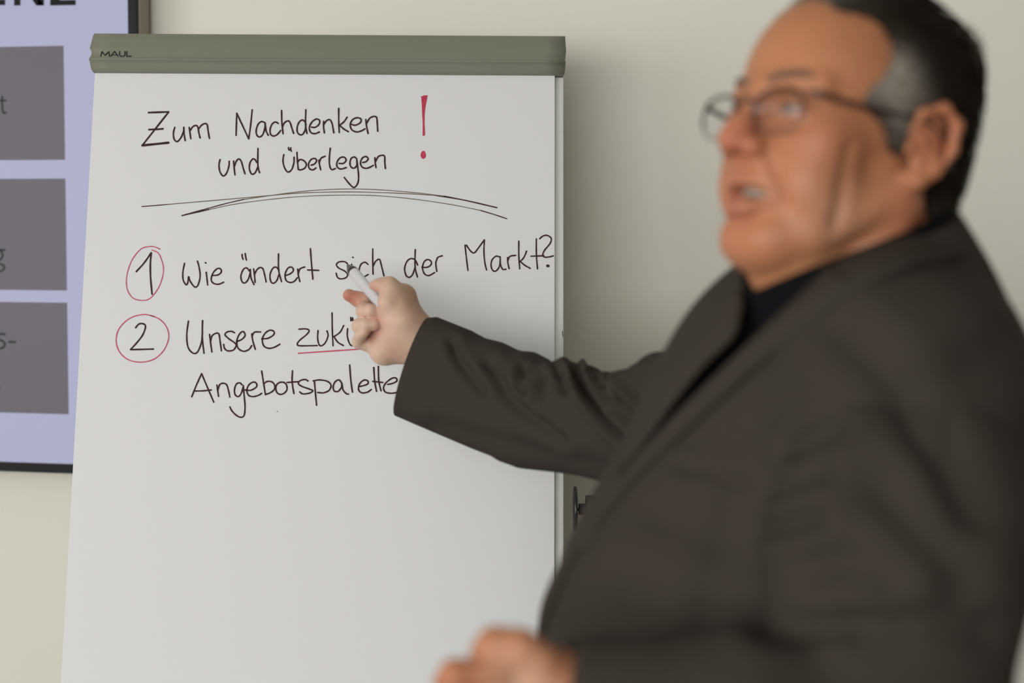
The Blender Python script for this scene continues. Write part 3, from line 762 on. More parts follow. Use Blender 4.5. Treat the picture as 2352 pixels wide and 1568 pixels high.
for s_ in (-1, 1):
    H.ell((0.100, s_ * 0.031, -0.003), (0.020, 0.018, 0.014), 0.012, 'sub')
    H.ell((0.0805, s_ * 0.031, -0.003), (0.0150, 0.0170, 0.0150), 0.005)
    H.ell((0.098, s_ * 0.031, -0.0065), (0.014, 0.0135, 0.0032), 0.002, 'sub')
    H.chain([(0.090, s_ * 0.018, 0.004), (0.0965, s_ * 0.031, 0.0065), (0.088, s_ * 0.045, 0.004)], [0.001, 0.0012, 0.001], 0.003, 'sub')
H.chain([(0.090, 0, 0.010), (0.099, 0, -0.006), (0.112, 0, -0.026), (0.1175, 0, -0.036)], [0.009, 0.0085, 0.0105, 0.0115], 0.008)
for s_ in (-1, 1):
    H.ell((0.103, s_ * 0.0135, -0.040), (0.013, 0.0085, 0.0085), 0.006)
    H.ell((0.107, s_ * 0.0075, -0.049), (0.006, 0.0035, 0.0035), 0.003, 'sub')
H.chain([(0.084, -0.027, -0.071), (0.0985, -0.008, -0.066), (0.0985, 0.008, -0.066), (0.084, 0.027, -0.071)], [0.004, 0.0058, 0.0058, 0.004], 0.006)
H.chain([(0.084, -0.026, -0.078), (0.0975, -0.009, -0.087), (0.0975, 0.009, -0.087), (0.084, 0.026, -0.078)], [0.004, 0.0066, 0.0066, 0.004], 0.006)
H.ell((0.097, 0, -0.0760), (0.020, 0.024, 0.0058), 0.003, 'sub')
for s_ in (-1, 1):                           # nasolabial fold, cheek creases
    H.chain([(0.098, s_ * 0.020, -0.040), (0.092, s_ * 0.031, -0.058), (0.080, s_ * 0.037, -0.080)], [0.0015, 0.0025, 0.001], 0.006, 'sub')
    H.chain([(0.052, s_ * 0.0655, -0.030), (0.050, s_ * 0.065, -0.060), (0.046, s_ * 0.058, -0.090)], [0.0005, 0.0012, 0.0005], 0.013, 'sub')
    H.chain([(0.096, s_ * 0.018, -0.018), (0.092, s_ * 0.034, -0.024), (0.082, s_ * 0.048, -0.018)], [0.001, 0.002, 0.001], 0.004, 'sub')
H.chain([(-0.030, 0, -0.04), (-0.050, 0, -0.14), (-0.058, 0, -0.25)], [0.062, 0.062, 0.068], 0.02)
H.chain([(0.052, 0, -0.108), (0.016, 0, -0.125), (-0.026, 0, -0.19)], [0.026, 0.040, 0.050], 0.022)
for s_ in (-1, 1):
    H.chain([(-0.020, s_ * 0.060, -0.06), (0.000, s_ * 0.042, -0.14), (-0.006, s_ * 0.025, -0.20)], [0.014, 0.014, 0.013], 0.016)
    e = lambda x, y, z: (x, s_ * (0.076 + y), z)
    H.ell(e(-0.014, 0.004, -0.018), (0.014, 0.008, 0.026), 0.006)
    H.chain([e(0.004, 0.002, -0.008), e(0.000, 0.009, 0.010), e(-0.016, 0.016, 0.018), e(-0.031, 0.018, 0.008), e(-0.032, 0.016, -0.012), e(-0.022, 0.012, -0.032), e(-0.010, 0.006, -0.043), e(-0.001, 0.000, -0.040)],
            [0.003, 0.0042, 0.0045, 0.0048, 0.0048, 0.0048, 0.0068, 0.005], 0.004)
    H.cone(e(-0.014, 0.012, 0.004), e(-0.020, 0.012, -0.020), 0.009, 0.008, 0.005, 'sub')
    H.ell(e(-0.004, 0.010, -0.018), (0.007, 0.006, 0.008), 0.003, 'sub')
    H.ell(e(0.003, 0.004, -0.018), (0.004, 0.004, 0.006), 0.003)
    H.ell(e(-0.018, 0.0035, -0.006), (0.018, 0.006, 0.028), 0.003)
    H.ell(e(-0.021, 0.011, -0.026), (0.006, 0.004, 0.010), 0.004)
HV, HF = H.mesh()
hc = skin_color(HV, SKIN, [((0.118, 0, -0.038), 0.022, RED, 0.75), ((0.098, 0, -0.067), 0.009, LIP, 0.85), ((0.097, 0, -0.086), 0.012, LIP, 0.75), ((0.088, 0.020, -0.076), 0.008, LIP, 0.6), ((0.088, -0.020, -0.076), 0.008, LIP, 0.6),
                          ((0.07, 0.05, -0.035), 0.03, RED, 0.25), ((0.07, -0.05, -0.035), 0.03, RED, 0.25), ((0.03, 0.05, 0.085), 0.06, TAN, 0.55), ((0.03, 0, 0.11), 0.06, TAN, 0.5),
                          ((-0.02, 0.09, -0.0), 0.03, RED, 0.35), ((-0.03, 0.07, -0.075), 0.035, RED, 0.5), ((0.08, 0, -0.11), 0.03, RED, 0.30), ((0.0, 0.02, -0.19), 0.07, (0.52, 0.30, 0.14), 0.6), ((0.045, 0.06, -0.08), 0.03, PALE, 0.2),
                          ((0.092, 0.031, 0.004), 0.014, TAN, 0.5), ((0.092, -0.031, 0.004), 0.014, TAN, 0.5), ((0.02, 0.066, -0.05), 0.03, TAN, 0.35)])
# head orientation: yaw towards the chart, tipped slightly back
def frame_axes(yaw_cam, back, side=0.0):
    a = R(yaw_cam)
    r_, w_ = _r0, _w0
    f = -math.cos(a) * r_ - math.sin(a) * w_
    l = np.cross(_z, f)
    u = _z.copy()
    f2 = f * math.cos(R(back)) + u * math.sin(R(back)); u2 = u * math.cos(R(back)) - f * math.sin(R(back))
    l2 = l * math.cos(R(side)) + u2 * math.sin(R(side)); u3 = u2 * math.cos(R(side)) - l * math.sin(R(side))
    return np.stack([f2, l2, u3], axis=0)
HA = frame_axes(31, 12)
HO = CP(1656, 312, 1.14) - np.array([0.129, 0, -0.036]) @ HA
def h2w(v): return HO + np.asarray(v) @ HA
bodyV = [h2w(HV)]; bodyF = [HF]; bodyC = [hc]; nV = len(HV)

# right hand (raised, palm to the camera), modelled in camera space
hd = 1.88
def G(cx, cy, dz=0.0):                       # crop coordinates of the hand close-up, dz in cm (minus = closer)
    return C3(780 + cx / 5.6, 580 + cy / 5.6, hd + dz / 100)
def gr(r): return r / 5.6 * hd / F
a_ = C3(770, 870, hd); b_ = C3(1050, 610, hd)
RH = SDF((a_[0], a_[1], hd - 0.055), (b_[0], b_[1], hd + 0.065), 0.00125)
RH.ell(G(720, 1060, 0.3), (gr(300), gr(330), 0.016), 0.01)
RH.cone(G(640, 620, 1.6), G(560, 1180, 1.2), gr(120), gr(130), 0.02)
RH.cone(G(835, 560, 0.5), G(905, 1000, 0.5), gr(158), gr(205), 0.02)
RH.cone(G(690, 520, -1.2), G(790, 860, -1.2), gr(130), gr(225), 0.018)            # thenar mass
RH.cone(G(560, 1290, 0.0), G(720, 1180, 0.2), gr(140), gr(190), 0.02)            # heel of the hand
RH.chain([G(880, 1040, 0.4), G(1040, 1150, 0.6), G(1260, 1290, 0.8)], [gr(270), gr(255), gr(250)], 0.02)   # wrist
RH.chain([G(720, 540, -1.0), G(640, 420, -1.2), G(560, 425, -1.2), G(505, 420, -1.0), G(430, 420, -0.8)], [gr(125), gr(104), gr(86), gr(76), gr(52)], 0.006)   # thumb
RH.chain([G(640, 740, 1.8), G(430, 660, 2.9), G(250, 605, 2.2), G(122, 548, 1.8)], [gr(110), gr(108), gr(98), gr(82)], 0.005)
RH.cone(G(345, 605, 2.3), G(318, 760, 0.7), gr(84), gr(106), 0.004)
RH.chain([G(650, 520, -1.8), G(606, 640, -2.1), G(650, 820, -1.6)], [gr(90), gr(92), gr(110)], 0.010)
RH.ell(G(420, 1090, 1.2), (gr(90), gr(110), 0.010), 0.006)         # index finger
def finger(mcp, pip, dip, tip, r, k=0.0035): RH.chain([mcp, pip, dip, tip], r, k)
finger(G(600, 800, 1.3), G(330, 745, 0.5), G(400, 745, -1.4), G(500, 770, -1.1), [gr(115), gr(104), gr(84), gr(72)])                  # middle
finger(G(560, 960, 1.2), G(255, 945, 0.4), G(340, 935, -1.5), G(452, 925, -1.5), [gr(115), gr(98), gr(88), gr(84)], 0.0028)           # ring
finger(G(470, 1200, 0.9), G(240, 1150, 0.2), G(268, 1060, -1.3), G(318, 1020, -1.6), [gr(120), gr(82), gr(76), gr(70)], 0.0028)      # little
RV, RF = RH.mesh()
def gp(*l): return [(780 + x / 5.6, 580 + y / 5.6) for x, y in l]
RVw = crease(c2w(RV), RF, [(gp((352, 1350), (352, 1270), (385, 1150), (400, 1060)), 1.6, 0.0018), (gp((545, 1300), (600, 1230), (690, 1180)), 1.6, 0.0006), (gp((690, 1190), (712, 1300), (722, 1400)), 1.8, 0.0008),
                             (gp((720, 1000), (700, 1090), (705, 1180)), 2.0, 0.0007), (gp((860, 960), (900, 1050), (890, 1150)), 1.8, 0.0005), (gp((540, 640), (515, 700), (540, 820)), 2.2, 0.0012),
                             (gp((430, 700), (425, 760)), 1.3, 0.0006), (gp((470, 690), (462, 780)), 1.0, 0.0004), (gp((545, 340), (548, 420), (550, 540)), 1.6, 0.0010), (gp((300, 560), (262, 640), (250, 690)), 1.6, 0.0012),
                             (gp((220, 850), (300, 832), (400, 826), (530, 832)), 1.6, 0.0012), (gp((190, 1040), (240, 985), (300, 960)), 1.4, 0.0008)])
RV = (RVw - CAM) @ RC
rc = skin_color(RV, PALE, [(G(90, 560, 1), 0.014, RED, 0.75), (G(200, 590, 1.2), 0.014, RED, 0.7), (G(470, 470, -1), 0.018, RED, 0.45), (G(500, 930, -1.5), 0.010, RED, 0.6), (G(370, 1030, -1.2), 0.009, RED, 0.6), (G(700, 1250, -1.5), 0.022, RED, 0.28),
                         (G(600, 800, -1), 0.03, (0.62, 0.36, 0.29), 0.5), (G(950, 600, 0), 0.03, TAN, 0.6), (G(1000, 800, 0), 0.03, TAN, 0.4), (G(560, 1100, 0), 0.02, (0.62, 0.36, 0.29), 0.5), (G(480, 1080, 0), 0.010, RED, 0.7), (G(420, 690, 0), 0.012, RED, 0.35)])
bodyV.append(c2w(RV)); bodyF.append(RF + nV); bodyC.append(rc); nV += len(RV)

# left hand (lowered, loosely closed), blurred in the photograph
ld_ = 1.00
def K(px, py, dz=0.0): return C3(px, py, ld_ + dz / 100)
def kr(p): return p * ld_ / F
a_ = K(960, 1800, -6); b_ = K(1420, 1330, 9)
LH = SDF((a_[0], a_[1], ld_ - 0.065), (b_[0], b_[1], ld_ + 0.075), 0.002)
LH.ell(K(1170, 1570, 0.5), (kr(105), kr(105), 0.017), 0.012)
LH.chain([K(1190, 1580, 0.8), K(1290, 1600, 0.6), K(1420, 1640, 0.4)], [kr(88), kr(88), kr(92)], 0.02)
LH.chain([K(1240, 1520, -1.0), K(1195, 1487, -1.0), K(1135, 1478, -0.6), K(1112, 1492, 0.2)], [kr(42), kr(38), kr(33), kr(28)], 0.010)   # thumb over
for i, (y0, dz) in enumerate(((1545, -1.2), (1600, -1.0), (1655, -0.6), (1705, -0.2))):
    LH.chain([K(1140, y0, dz), K(1045 + i * 8, y0 + 6, dz - 0.4), K(1030 + i * 8, y0 + 22, dz + 2.0), K(1090, y0 + 26, dz + 3.4)], [kr(38), kr(35), kr(31), kr(27)], 0.006)
LV, LF = LH.mesh()
lc = skin_color(LV, SKIN * 0.97, [(K(1150, 1470, 0), 0.02, TAN, 0.5), (K(1040, 1560, -1), 0.015, RED, 0.4), (K(1200, 1560, -2), 0.025, PALE, 0.35)])
bodyV.append(c2w(LV)); bodyF.append(LF + nV); bodyC.append(lc); nV += len(LV)

# hidden trunk, arms and legs under the clothes, joining head and hands
BA = frame_axes(23, -2)                       # body frame
hip = CP(1790, 1568, 1.26) ; hip[2] = 0.93
neckb = h2w((-0.058, 0, -0.20))
shR, elR, wrR = CP(1640, 930, 1.42), CP(1370, 985, 1.66), CP(1010, 862, 1.875)
shL, elL, wrL = CP(2075, 860, 1.10), CP(2095, 1640, 1.03), CP(1330, 1622, 1.00)
lft = np.cross(_z, -math.cos(R(23)) * _r0 - math.sin(R(23)) * _w0); fwd = -np.cross(_z, lft)
fwd = -math.cos(R(23)) * _r0 - math.sin(R(23)) * _w0
hipL, hipR = hip + lft * 0.09, hip - lft * 0.09
kneeL, kneeR = hipL + fwd * 0.03 + np.array([0, 0, -0.44]), hipR + fwd * 0.06 + np.array([0, 0, -0.44])
ankL = np.array([*(hipL + fwd * -0.02)[:2], 0.10]); ankR = np.array([*(hipR + fwd * 0.07)[:2], 0.10])
allp = np.array([hip, neckb, shR, elR, wrR, shL, elL, wrL, kneeL, kneeR, ankL, ankR])
TB = SDF(allp.min(0) - 0.2, allp.max(0) + 0.2, 0.014)
chest = neckb * 0.55 + hip * 0.45
TB.chain([neckb, chest + np.array([0, 0, 0.08]), hip + np.array([0, 0, 0.12]), hip], [0.055, 0.11, 0.12, 0.12], 0.05)
TB.chain([neckb - np.array([0, 0, 0.04]), shR, elR, wrR], [0.035, 0.024, 0.020, 0.018], 0.015)
TB.chain([neckb - np.array([0, 0, 0.04]), shL, elL, wrL], [0.05, 0.05, 0.04, 0.028], 0.03)
TB.chain([hipL, kneeL, ankL], [0.08, 0.055, 0.038], 0.03); TB.chain([hipR, kneeR, ankR], [0.08, 0.055, 0.038], 0.03)
TV_, TF_ = TB.mesh()
bodyV.append(TV_); bodyF.append(TF_ + nV); bodyC.append(np.tile(SKIN, (len(TV_), 1))); nV += len(TV_)
person = quads_to_obj('person', np.concatenate(bodyV), np.concatenate(bodyF), None, m_skin)
set_colors(person.data, np.concatenate(bodyC))
tag(person, 'man in dark grey suit jacket and glasses pointing with a pen at the flip chart', 'person')
print('head/hand/torso verts', len(HV), len(RV), len(LV), len(TV_))

def pp(name, vf, m, smooth=True, label=None, parent=None, fix=True):
    o = mesh_from(name, vf[0], vf[1], parent or person, m, smooth)
    if fix: recalc(o.data)
    if label: o['label'] = label
    return o
# eyes, brows, teeth
m_eye = mat('eye_white', (0.30, 0.23, 0.19), 0.6, spec=0.15); m_iris = mat('iris', (0.07, 0.05, 0.035), 0.2)
m_teeth = mat('teeth', (0.38, 0.31, 0.24), 0.5); m_brow = mat('brow_hair', (0.16, 0.09, 0.055), 0.85)
def ballmesh(c, r, sc=(1, 1, 1), nu=20, nv=12):
    V = []; Fc = []
    for i in range(nv + 1):
        for j in range(nu):
            ph = math.pi * i / nv; th = 2 * math.pi * j / nu
            V.append(np.array(c) + r * np.array([math.cos(ph) * sc[0], math.sin(ph) * math.cos(th) * sc[1], math.sin(ph) * math.sin(th) * sc[2]]))
    for i in range(nv):
        for j in range(nu):
            Fc.append((i * nu + j, i * nu + (j + 1) % nu, (i + 1) * nu + (j + 1) % nu, (i + 1) * nu + j))
    return V, Fc
for s_ in (-1, 1):
    V, Fc = ballmesh((0.0815, s_ * 0.031, -0.0035), 0.0132)
    o = pp('eye', ([h2w(v) for v in V], Fc), m_eye)
    o.data.materials.append(m_iris)
    for p in o.data.polygons:
        if p.index < 20 * 2: p.material_index = 1
    V, Fc = tube(catmull([h2w((0.101, s_ * 0.010, 0.016)), h2w((0.0985, s_ * 0.025, 0.021)), h2w((0.088, s_ * 0.042, 0.022)), h2w((0.074, s_ * 0.055, 0.014))], 4), [0.0018] + [0.003] * 8 + [0.0022] * 3 + [0.001], 8)
    pp('eyebrow', (V, Fc), m_brow)
V, Fc = tube(catmull([h2w((0.076, -0.020, -0.0735)), h2w((0.0885, 0, -0.0725)), h2w((0.076, 0.020, -0.0735))], 4), 0.0036, 8)
pp('teeth', (V, Fc), m_teeth)

# hair: a shell over the skull, cut back at the temples, with a grey side
m_hair = mat('dark_brown_hair', (0.03, 0.02, 0.012), 0.75, spec=0.12, attr='tint', noise=(120, 0.30, 4), bump=(240, 0.8, 0.004))
HS = SDF((-0.16, -0.115, -0.13), (0.12, 0.115, 0.16), 0.003)
HS.ell((-0.016, 0, 0.030), (0.1085, 0.0865, 0.103), 0.005)
HS.ell((-0.060, 0, -0.035), (0.056, 0.066, 0.070), 0.02)
HS.ell((-0.072, 0, 0.075), (0.045, 0.055, 0.04), 0.02)
HS.ell((0.130, 0, 0.008), (0.085, 0.2, 0.105), 0.008, 'sub')                       # face opening
HS.ell((0.055, 0, -0.075), (0.092, 0.2, 0.082), 0.006, 'sub')
for s_ in (-1, 1):
    HS.ell((0.074, s_ * 0.085, 0.060), (0.048, 0.040, 0.050), 0.012, 'sub')        # receding temples
    HS.ell((-0.012, s_ * 0.092, -0.020), (0.030, 0.028, 0.040), 0.006, 'sub')      # round the ears
    HS.cone((0.018, s_ * 0.068, 0.020), (0.008, s_ * 0.071, -0.016), 0.012, 0.008, 0.008)
HS.ell((-0.03, 0, -0.15), (0.14, 0.14, 0.050), 0.008, 'sub')
V, Fq = HS.mesh()
gr_ = np.clip(bell(V, (0.030, 0.074, 0.032), 0.022) * 1.3 + bell(V, (0.030, -0.074, 0.032), 0.022) * 1.3 + 0.6 * bell(V, (0.010, 0.078, 0.006), 0.022) + 0.35 * bell(V, (-0.075, 0.05, -0.085), 0.03) + 0.6 * bell(V, (0.07, 0, 0.115), 0.04), 0, 1)
hcol = np.array([0.014, 0.008, 0.004]) * (1 - gr_[:, None]) + np.array([0.27, 0.235, 0.19]) * gr_[:, None]
hair = quads_to_obj('hair', h2w(V), Fq, person, m_hair); set_colors(hair.data, hcol)
hair['label'] = 'short dark brown hair greying at the temple'
hb = BVHTree.FromPolygons([tuple(v) for v in V], [tuple(f) for f in Fq])
parts = []; gcol = []
r2 = random.Random(3)
def hcol_at(p):
    k = int(np.argmin(((V - p) ** 2).sum(1))) if False else idx_now
    return hcol[k] * (0.7 + 0.7 * r2.random())

for i in range(2600):                          # strands lying over the shell
    idx_now = r2.randrange(len(V)); p = V[idx_now]
    if p[2] < -0.07: continue
    out = p - np.array([-0.02, 0, 0.02]); out /= np.linalg.norm(out)
    if r2.random() < 0.0: continue
    flow = np.array([-0.75, 0, -0.5]) + 0.25 * np.array([r2.gauss(0, 1), r2.gauss(0, 1), r2.gauss(0, 1)])
    flow -= out * (flow @ out); flow /= (np.linalg.norm(flow) + 1e-6)
    L_ = r2.uniform(0.015, 0.035)
    loc_, nrm, _, _ = hb.find_nearest(Vector(p + flow * L_))
    e_ = np.array(loc_) + out * 0.001
    parts.append(tube([h2w(p), h2w((p + e_) / 2 + out * 0.0035), h2w(e_ + out * 0.0015)], [0.00045, 0.0004, 0.00015], 3, caps=False))
    gcol += [hcol_at(p)] * 9
sv, sf = join(parts)
o = mesh_from('hair_strands', sv, sf, hair, mat('hair_strand', (0.04, 0.028, 0.018), 0.75, spec=0.15, attr='tint'), True); o['kind'] = 'stuff'; set_colors(o.data, np.array(gcol))
parts = []
for i in range(70):                           # loose tuft lifting at the crown
    t = r2.random()
    q = np.array([[1.0, 0, 0]])
    c0 = (2170 + r2.gauss(0, 14), 118 + r2.gauss(0, 16)); dd = 1.21 + r2.gauss(0, 0.015)
    k_ = r2.uniform(0.55, 1.05)
    pts = [CP(c0[0], c0[1], dd), CP(c0[0] + 40 * k_, c0[1] - 30 * k_ + r2.gauss(0, 3), dd), CP(c0[0] + 76 * k_, c0[1] + 8 * k_ + r2.gauss(0, 4), dd), CP(c0[0] + 80 * k_, c0[1] + 55 * k_, dd)]
    parts.append(tube(catmull(pts, 3), np.linspace(0.0007, 0.0002, 10), 3, caps=False))
sv, sf = join(parts)
o = mesh_from('hair_tuft', sv, sf, hair, mat('hair_tuft', (0.09, 0.06, 0.04), 0.5), True); o['kind'] = 'stuff'

# glasses
m_rim = mat('dark_brown_frame', (0.035, 0.014, 0.010), 0.25, spec=0.6); m_wire = mat('thin_rim', (0.12, 0.08, 0.07), 0.3, metal=0.6)
m_lens = bpy.data.materials.new('lens_glass'); m_lens.use_nodes = True
_nt = m_lens.node_tree; _nt.nodes.remove(_nt.nodes['Principled BSDF'])
_t = _nt.nodes.new('ShaderNodeBsdfTransparent'); _g = _nt.nodes.new('ShaderNodeBsdfGlossy'); _g.inputs['Roughness'].default_value = 0.03
_m = _nt.nodes.new('ShaderNodeMixShader'); _m.inputs[0].default_value = 0.03; _t.inputs[0].default_value = (0.97, 0.97, 0.97, 1)
_nt.links.new(_t.outputs[0], _m.inputs[1]); _nt.links.new(_g.outputs[0], _m.inputs[2]); _nt.links.new(_m.outputs[0], _nt.nodes['Material Output'].inputs['Surface'])
gx = 0.108
def lensring(s_):
    ring = []
    for a in np.linspace(0, 2 * math.pi, 33)[:-1]:
        c_, n_ = math.cos(a), math.sin(a)
        yy = 0.0258 * math.copysign(abs(c_) ** 0.8, c_); zz = 0.0172 * math.copysign(abs(n_) ** 0.85, n_)
        ring.append(np.array([gx - 0.10 * max(0, (0.034 + yy)) ** 1.0 * 1.25 + 0.002 + 0.12 * zz, s_ * (0.0358 + yy), zz - 0.012]))
    return ring
glasses = None
for s_ in (-1, 1):
    ring = lensring(s_)
    up = [ring[i % 32] for i in range(-1, 18)]
    lo = [ring[i % 32] for i in range(15, 34)]
    V1 = tube([h2w(p) for p in up], 0.0017, 8); V2 = tube([h2w(p) for p in lo], 0.0008, 8)
    if glasses is None:
        V0 = tube(catmull([h2w((gx + 0.001, -0.0085, -0.004)), h2w((gx + 0.003, 0, -0.001)), h2w((gx + 0.001, 0.0085, -0.004))], 4), 0.0014, 8)
        glasses = pp('glasses', V0, m_rim); glasses['label'] = 'thin rimmed glasses with dark brown temples'
    pp('upper_rim', V1, m_rim, parent=glasses); pp('lower_rim', V2, m_wire, parent=glasses)
    n_ = len(ring); c0 = np.mean(ring, axis=0)
    V = [h2w(p) for p in ring] + [h2w(c0 + np.array([0.0015, 0, 0]))] + [h2w(p - np.array([0.0012, 0, 0])) for p in ring] + [h2w(c0 + np.array([0.0003, 0, 0]))]
    Fc = [(i, (i + 1) % n_, n_) for i in range(n_)] + [((i + 1) % n_ + n_ + 1, i + n_ + 1, 2 * n_ + 1) for i in range(n_)] + [(i, i + n_ + 1, (i + 1) % n_ + n_ + 1, (i + 1) % n_) for i in range(n_)]
    pp('lens', (V, Fc), m_lens, parent=glasses)
    pth = [h2w((gx - 0.0075, s_ * 0.0605, 0.002)), h2w((gx - 0.014, s_ * 0.0685, 0.002)), h2w((0.07, s_ * 0.0745, 0.001)), h2w((0.02, s_ * 0.0800, 0.004)), h2w((-0.008, s_ * 0.0830, 0.006)), h2w((-0.036, s_ * 0.084, -0.010)), h2w((-0.044, s_ * 0.082, -0.028))]
    pp('temple', tube(catmull(pth, 4), [0.0018] * 3 + [0.0024] * 22, 8), m_rim, parent=glasses)

# ------------------------------------------------------------------ clothes
def clothmat(name, c1, c2, scale):
    m = bpy.data.materials.new(name); m.use_nodes = True; nt = m.node_tree; b = nt.nodes['Principled BSDF']
    b.inputs['Roughness'].default_value = 0.85; b.inputs['Specular IOR Level'].default_value = 0.08
    b.inputs['Sheen Weight'].default_value = 0.0; b.inputs['Sheen Roughness'].default_value = 0.6
    tc = nt.nodes.new('ShaderNodeTexCoord'); mp = nt.nodes.new('ShaderNodeMapping'); mp.inputs['Rotation'].default_value = (0.3, 0.25, 0.4)
    nt.links.new(tc.outputs['Object'], mp.inputs[0])
    outs = []
    for ax_ in ('X', 'Z'):
        wv = nt.nodes.new('ShaderNodeTexWave'); wv.bands_direction = ax_; wv.inputs['Scale'].default_value = scale; wv.inputs['Distortion'].default_value = 2.5
        wv.inputs['Detail'].default_value = 2; wv.inputs['Detail Scale'].default_value = 3
        nt.links.new(mp.outputs[0], wv.inputs[0]); outs.append(wv.outputs['Fac'])
    n = nt.nodes.new('ShaderNodeTexNoise'); n.inputs['Scale'].default_value = scale * 6; n.inputs['Detail'].default_value = 3
    nt.links.new(tc.outputs['Object'], n.inputs['Vector'])
    a = nt.nodes.new('ShaderNodeMath'); a.operation = 'ADD'; nt.links.new(outs[0], a.inputs[0]); nt.links.new(outs[1], a.inputs[1])
    a2 = nt.nodes.new('ShaderNodeMath'); a2.operation = 'ADD'; nt.links.new(a.outputs[0], a2.inputs[0]); nt.links.new(n.outputs['Fac'], a2.inputs[1])
    a3 = nt.nodes.new('ShaderNodeMath'); a3.operation = 'MULTIPLY'; a3.inputs[1].default_value = 0.34; nt.links.new(a2.outputs[0], a3.inputs[0])
    mx = nt.nodes.new('ShaderNodeMix'); mx.data_type = 'RGBA'; nt.links.new(a3.outputs[0], mx.inputs[0])
    mx.inputs[6].default_value = (*c1, 1); mx.inputs[7].default_value = (*c2, 1)
    nt.links.new(mx.outputs[2], b.inputs['Base Color'])
    bp = nt.nodes.new('ShaderNodeBump'); bp.inputs['Strength'].default_value = 0.15; bp.inputs['Distance'].default_value = 0.0006
    nt.links.new(a3.outputs[0], bp.inputs['Height']); nt.links.new(bp.outputs[0], b.inputs['Normal'])
    return m
m_suit = clothmat('suit_wool', (0.034, 0.0270, 0.0215), (0.056, 0.045, 0.037), 210)
m_shirt = mat('black_shirt', (0.003, 0.003, 0.004), 0.8, spec=0.1, bump=(600, 0.2, 0.0006))
m_trouser = mat('dark_trousers', (0.03, 0.028, 0.026), 0.85, bump=(500, 0.2, 0.0006))
m_shoe = mat('black_leather', (0.012, 0.011, 0.010), 0.3)
m_sole = mat('shoe_sole', (0.02, 0.018, 0.016), 0.8)
m_button = mat('button_horn', (0.03, 0.025, 0.02), 0.35)

# trunk of the jacket, as a distance field in world space
def el_world(S_, c, f_, l_, u_, k, axes):
    S_.ell(c, (f_, l_, u_), k, 'add', axes)
LEAN = frame_axes(23, 0)
def at(px, py, d): return CP(px, py, d)
TJlo = np.minimum.reduce([at(1150, 1900, 1.2), at(2500, 400, 1.0), at(2500, 1900, 1.0), at(1200, 500, 1.5)]) - 0.1
TJhi = np.maximum.reduce([at(1150, 1900, 1.2), at(2500, 400, 1.0), at(2500, 400, 1.5), at(1200, 500, 1.5), at(1900, 500, 1.6)]) + 0.1
TJlo[2] = 0.78
def trunk(shrink, h):
    J = SDF(TJlo, TJhi, h)
    s0 = -shrink
    el_world(J, at(1965, 870, 1.26), 0.120 + s0, 0.170 + s0, 0.130 + s0, 0.05, LEAN)
    el_world(J, at(1905, 1000, 1.25), 0.150 + s0, 0.185 + s0, 0.16 + s0, 0.05, LEAN)
    el_world(J, at(1842, 1250, 1.25), 0.168 + s0, 0.188 + s0, 0.17 + s0, 0.05, LEAN)
    el_world(J, at(1735, 1500, 1.25), 0.185 + s0, 0.190 + s0, 0.19 + s0, 0.05, LEAN)
    el_world(J, at(1770, 1750, 1.25), 0.155 + s0, 0.185 + s0, 0.17 + s0, 0.06, LEAN)
    J.cone(at(1960, 780, 1.25), at(1680, 870, 1.39), 0.070 + s0, 0.064 + s0, 0.04)   # far shoulder
    J.chain([at(2010, 760, 1.22), at(2075, 895, 1.11), at(2085, 1100, 1.075)], [0.080 + s0, 0.084 + s0, 0.083 + s0], 0.04)   # near shoulder
    return J
JV, JF = trunk(0.0, 0.006).mesh()
folds_body = [([(2300, 800), (2150, 900), (2010, 990), (1900, 1130)], 60, 0.006), ([(1500, 1180), (1620, 1230), (1730, 1290)], 40, 0.003), ([(1930, 760), (2010, 830), (2070, 900)], 45, 0.008), ([(1420, 1350), (1560, 1400), (1720, 1420)], 45, 0.004), ([(1560, 1072), (1640, 1085), (1710, 1108)], 14, 0.004), ([(1830, 1030), (1870, 1010), (1910, 1000)], 22, 0.008), ([(1690, 1140), (1650, 1300), (1600, 1500)], 40, 0.004)]
px_, dep_ = w2px(JV)
opening = [(1690, 700), (1700, 655), (1745, 600), (1800, 560), (1988, 500), (2145, 455), (2150, 560), (2010, 620), (1925, 660), (1857, 720), (1765, 802), (1668, 895), (1562, 984), (1476, 1078), (1395, 1180), (1390, 1150), (1412, 1105), (1468, 1010), (1538, 906), (1605, 822), (1678, 762)]
def inpoly(P, poly):
    x, y = P[:, 0], P[:, 1]; r = np.zeros(len(P), bool); n = len(poly)
    for i in range(n):
        x1, y1 = poly[i]; x2, y2 = poly[(i + 1) % n]
        c = ((y1 > y) != (y2 > y)) & (x < (x2 - x1) * (y - y1) / ((y2 - y1) or 1e-9) + x1); r ^= c
    return r
NJ = vnormals(JV, JF); vw = JV - CAM; vw /= np.linalg.norm(vw, axis=1)[:, None]
front = (NJ * vw).sum(1) < 0.05
cut = inpoly(px_, opening) & front
JV2 = crease(JV, JF, folds_body)
keep = ~(cut[JF].sum(1) >= 3)
jacket = quads_to_obj('jacket', JV2, JF[keep], person, m_suit)
jacket['label'] = 'dark grey wool suit jacket hanging open at the collar'
md = jacket.modifiers.new('thickness', 'SOLIDIFY'); md.thickness = 0.004; md.offset = -1
jb = BVHTree.FromPolygons([tuple(v) for v in JV], [tuple(f) for f in JF])
SV, SFq = trunk(0.016, 0.010).mesh()
shirt = quads_to_obj('shirt', SV, SFq, person, m_shirt); shirt['label'] = 'black shirt'

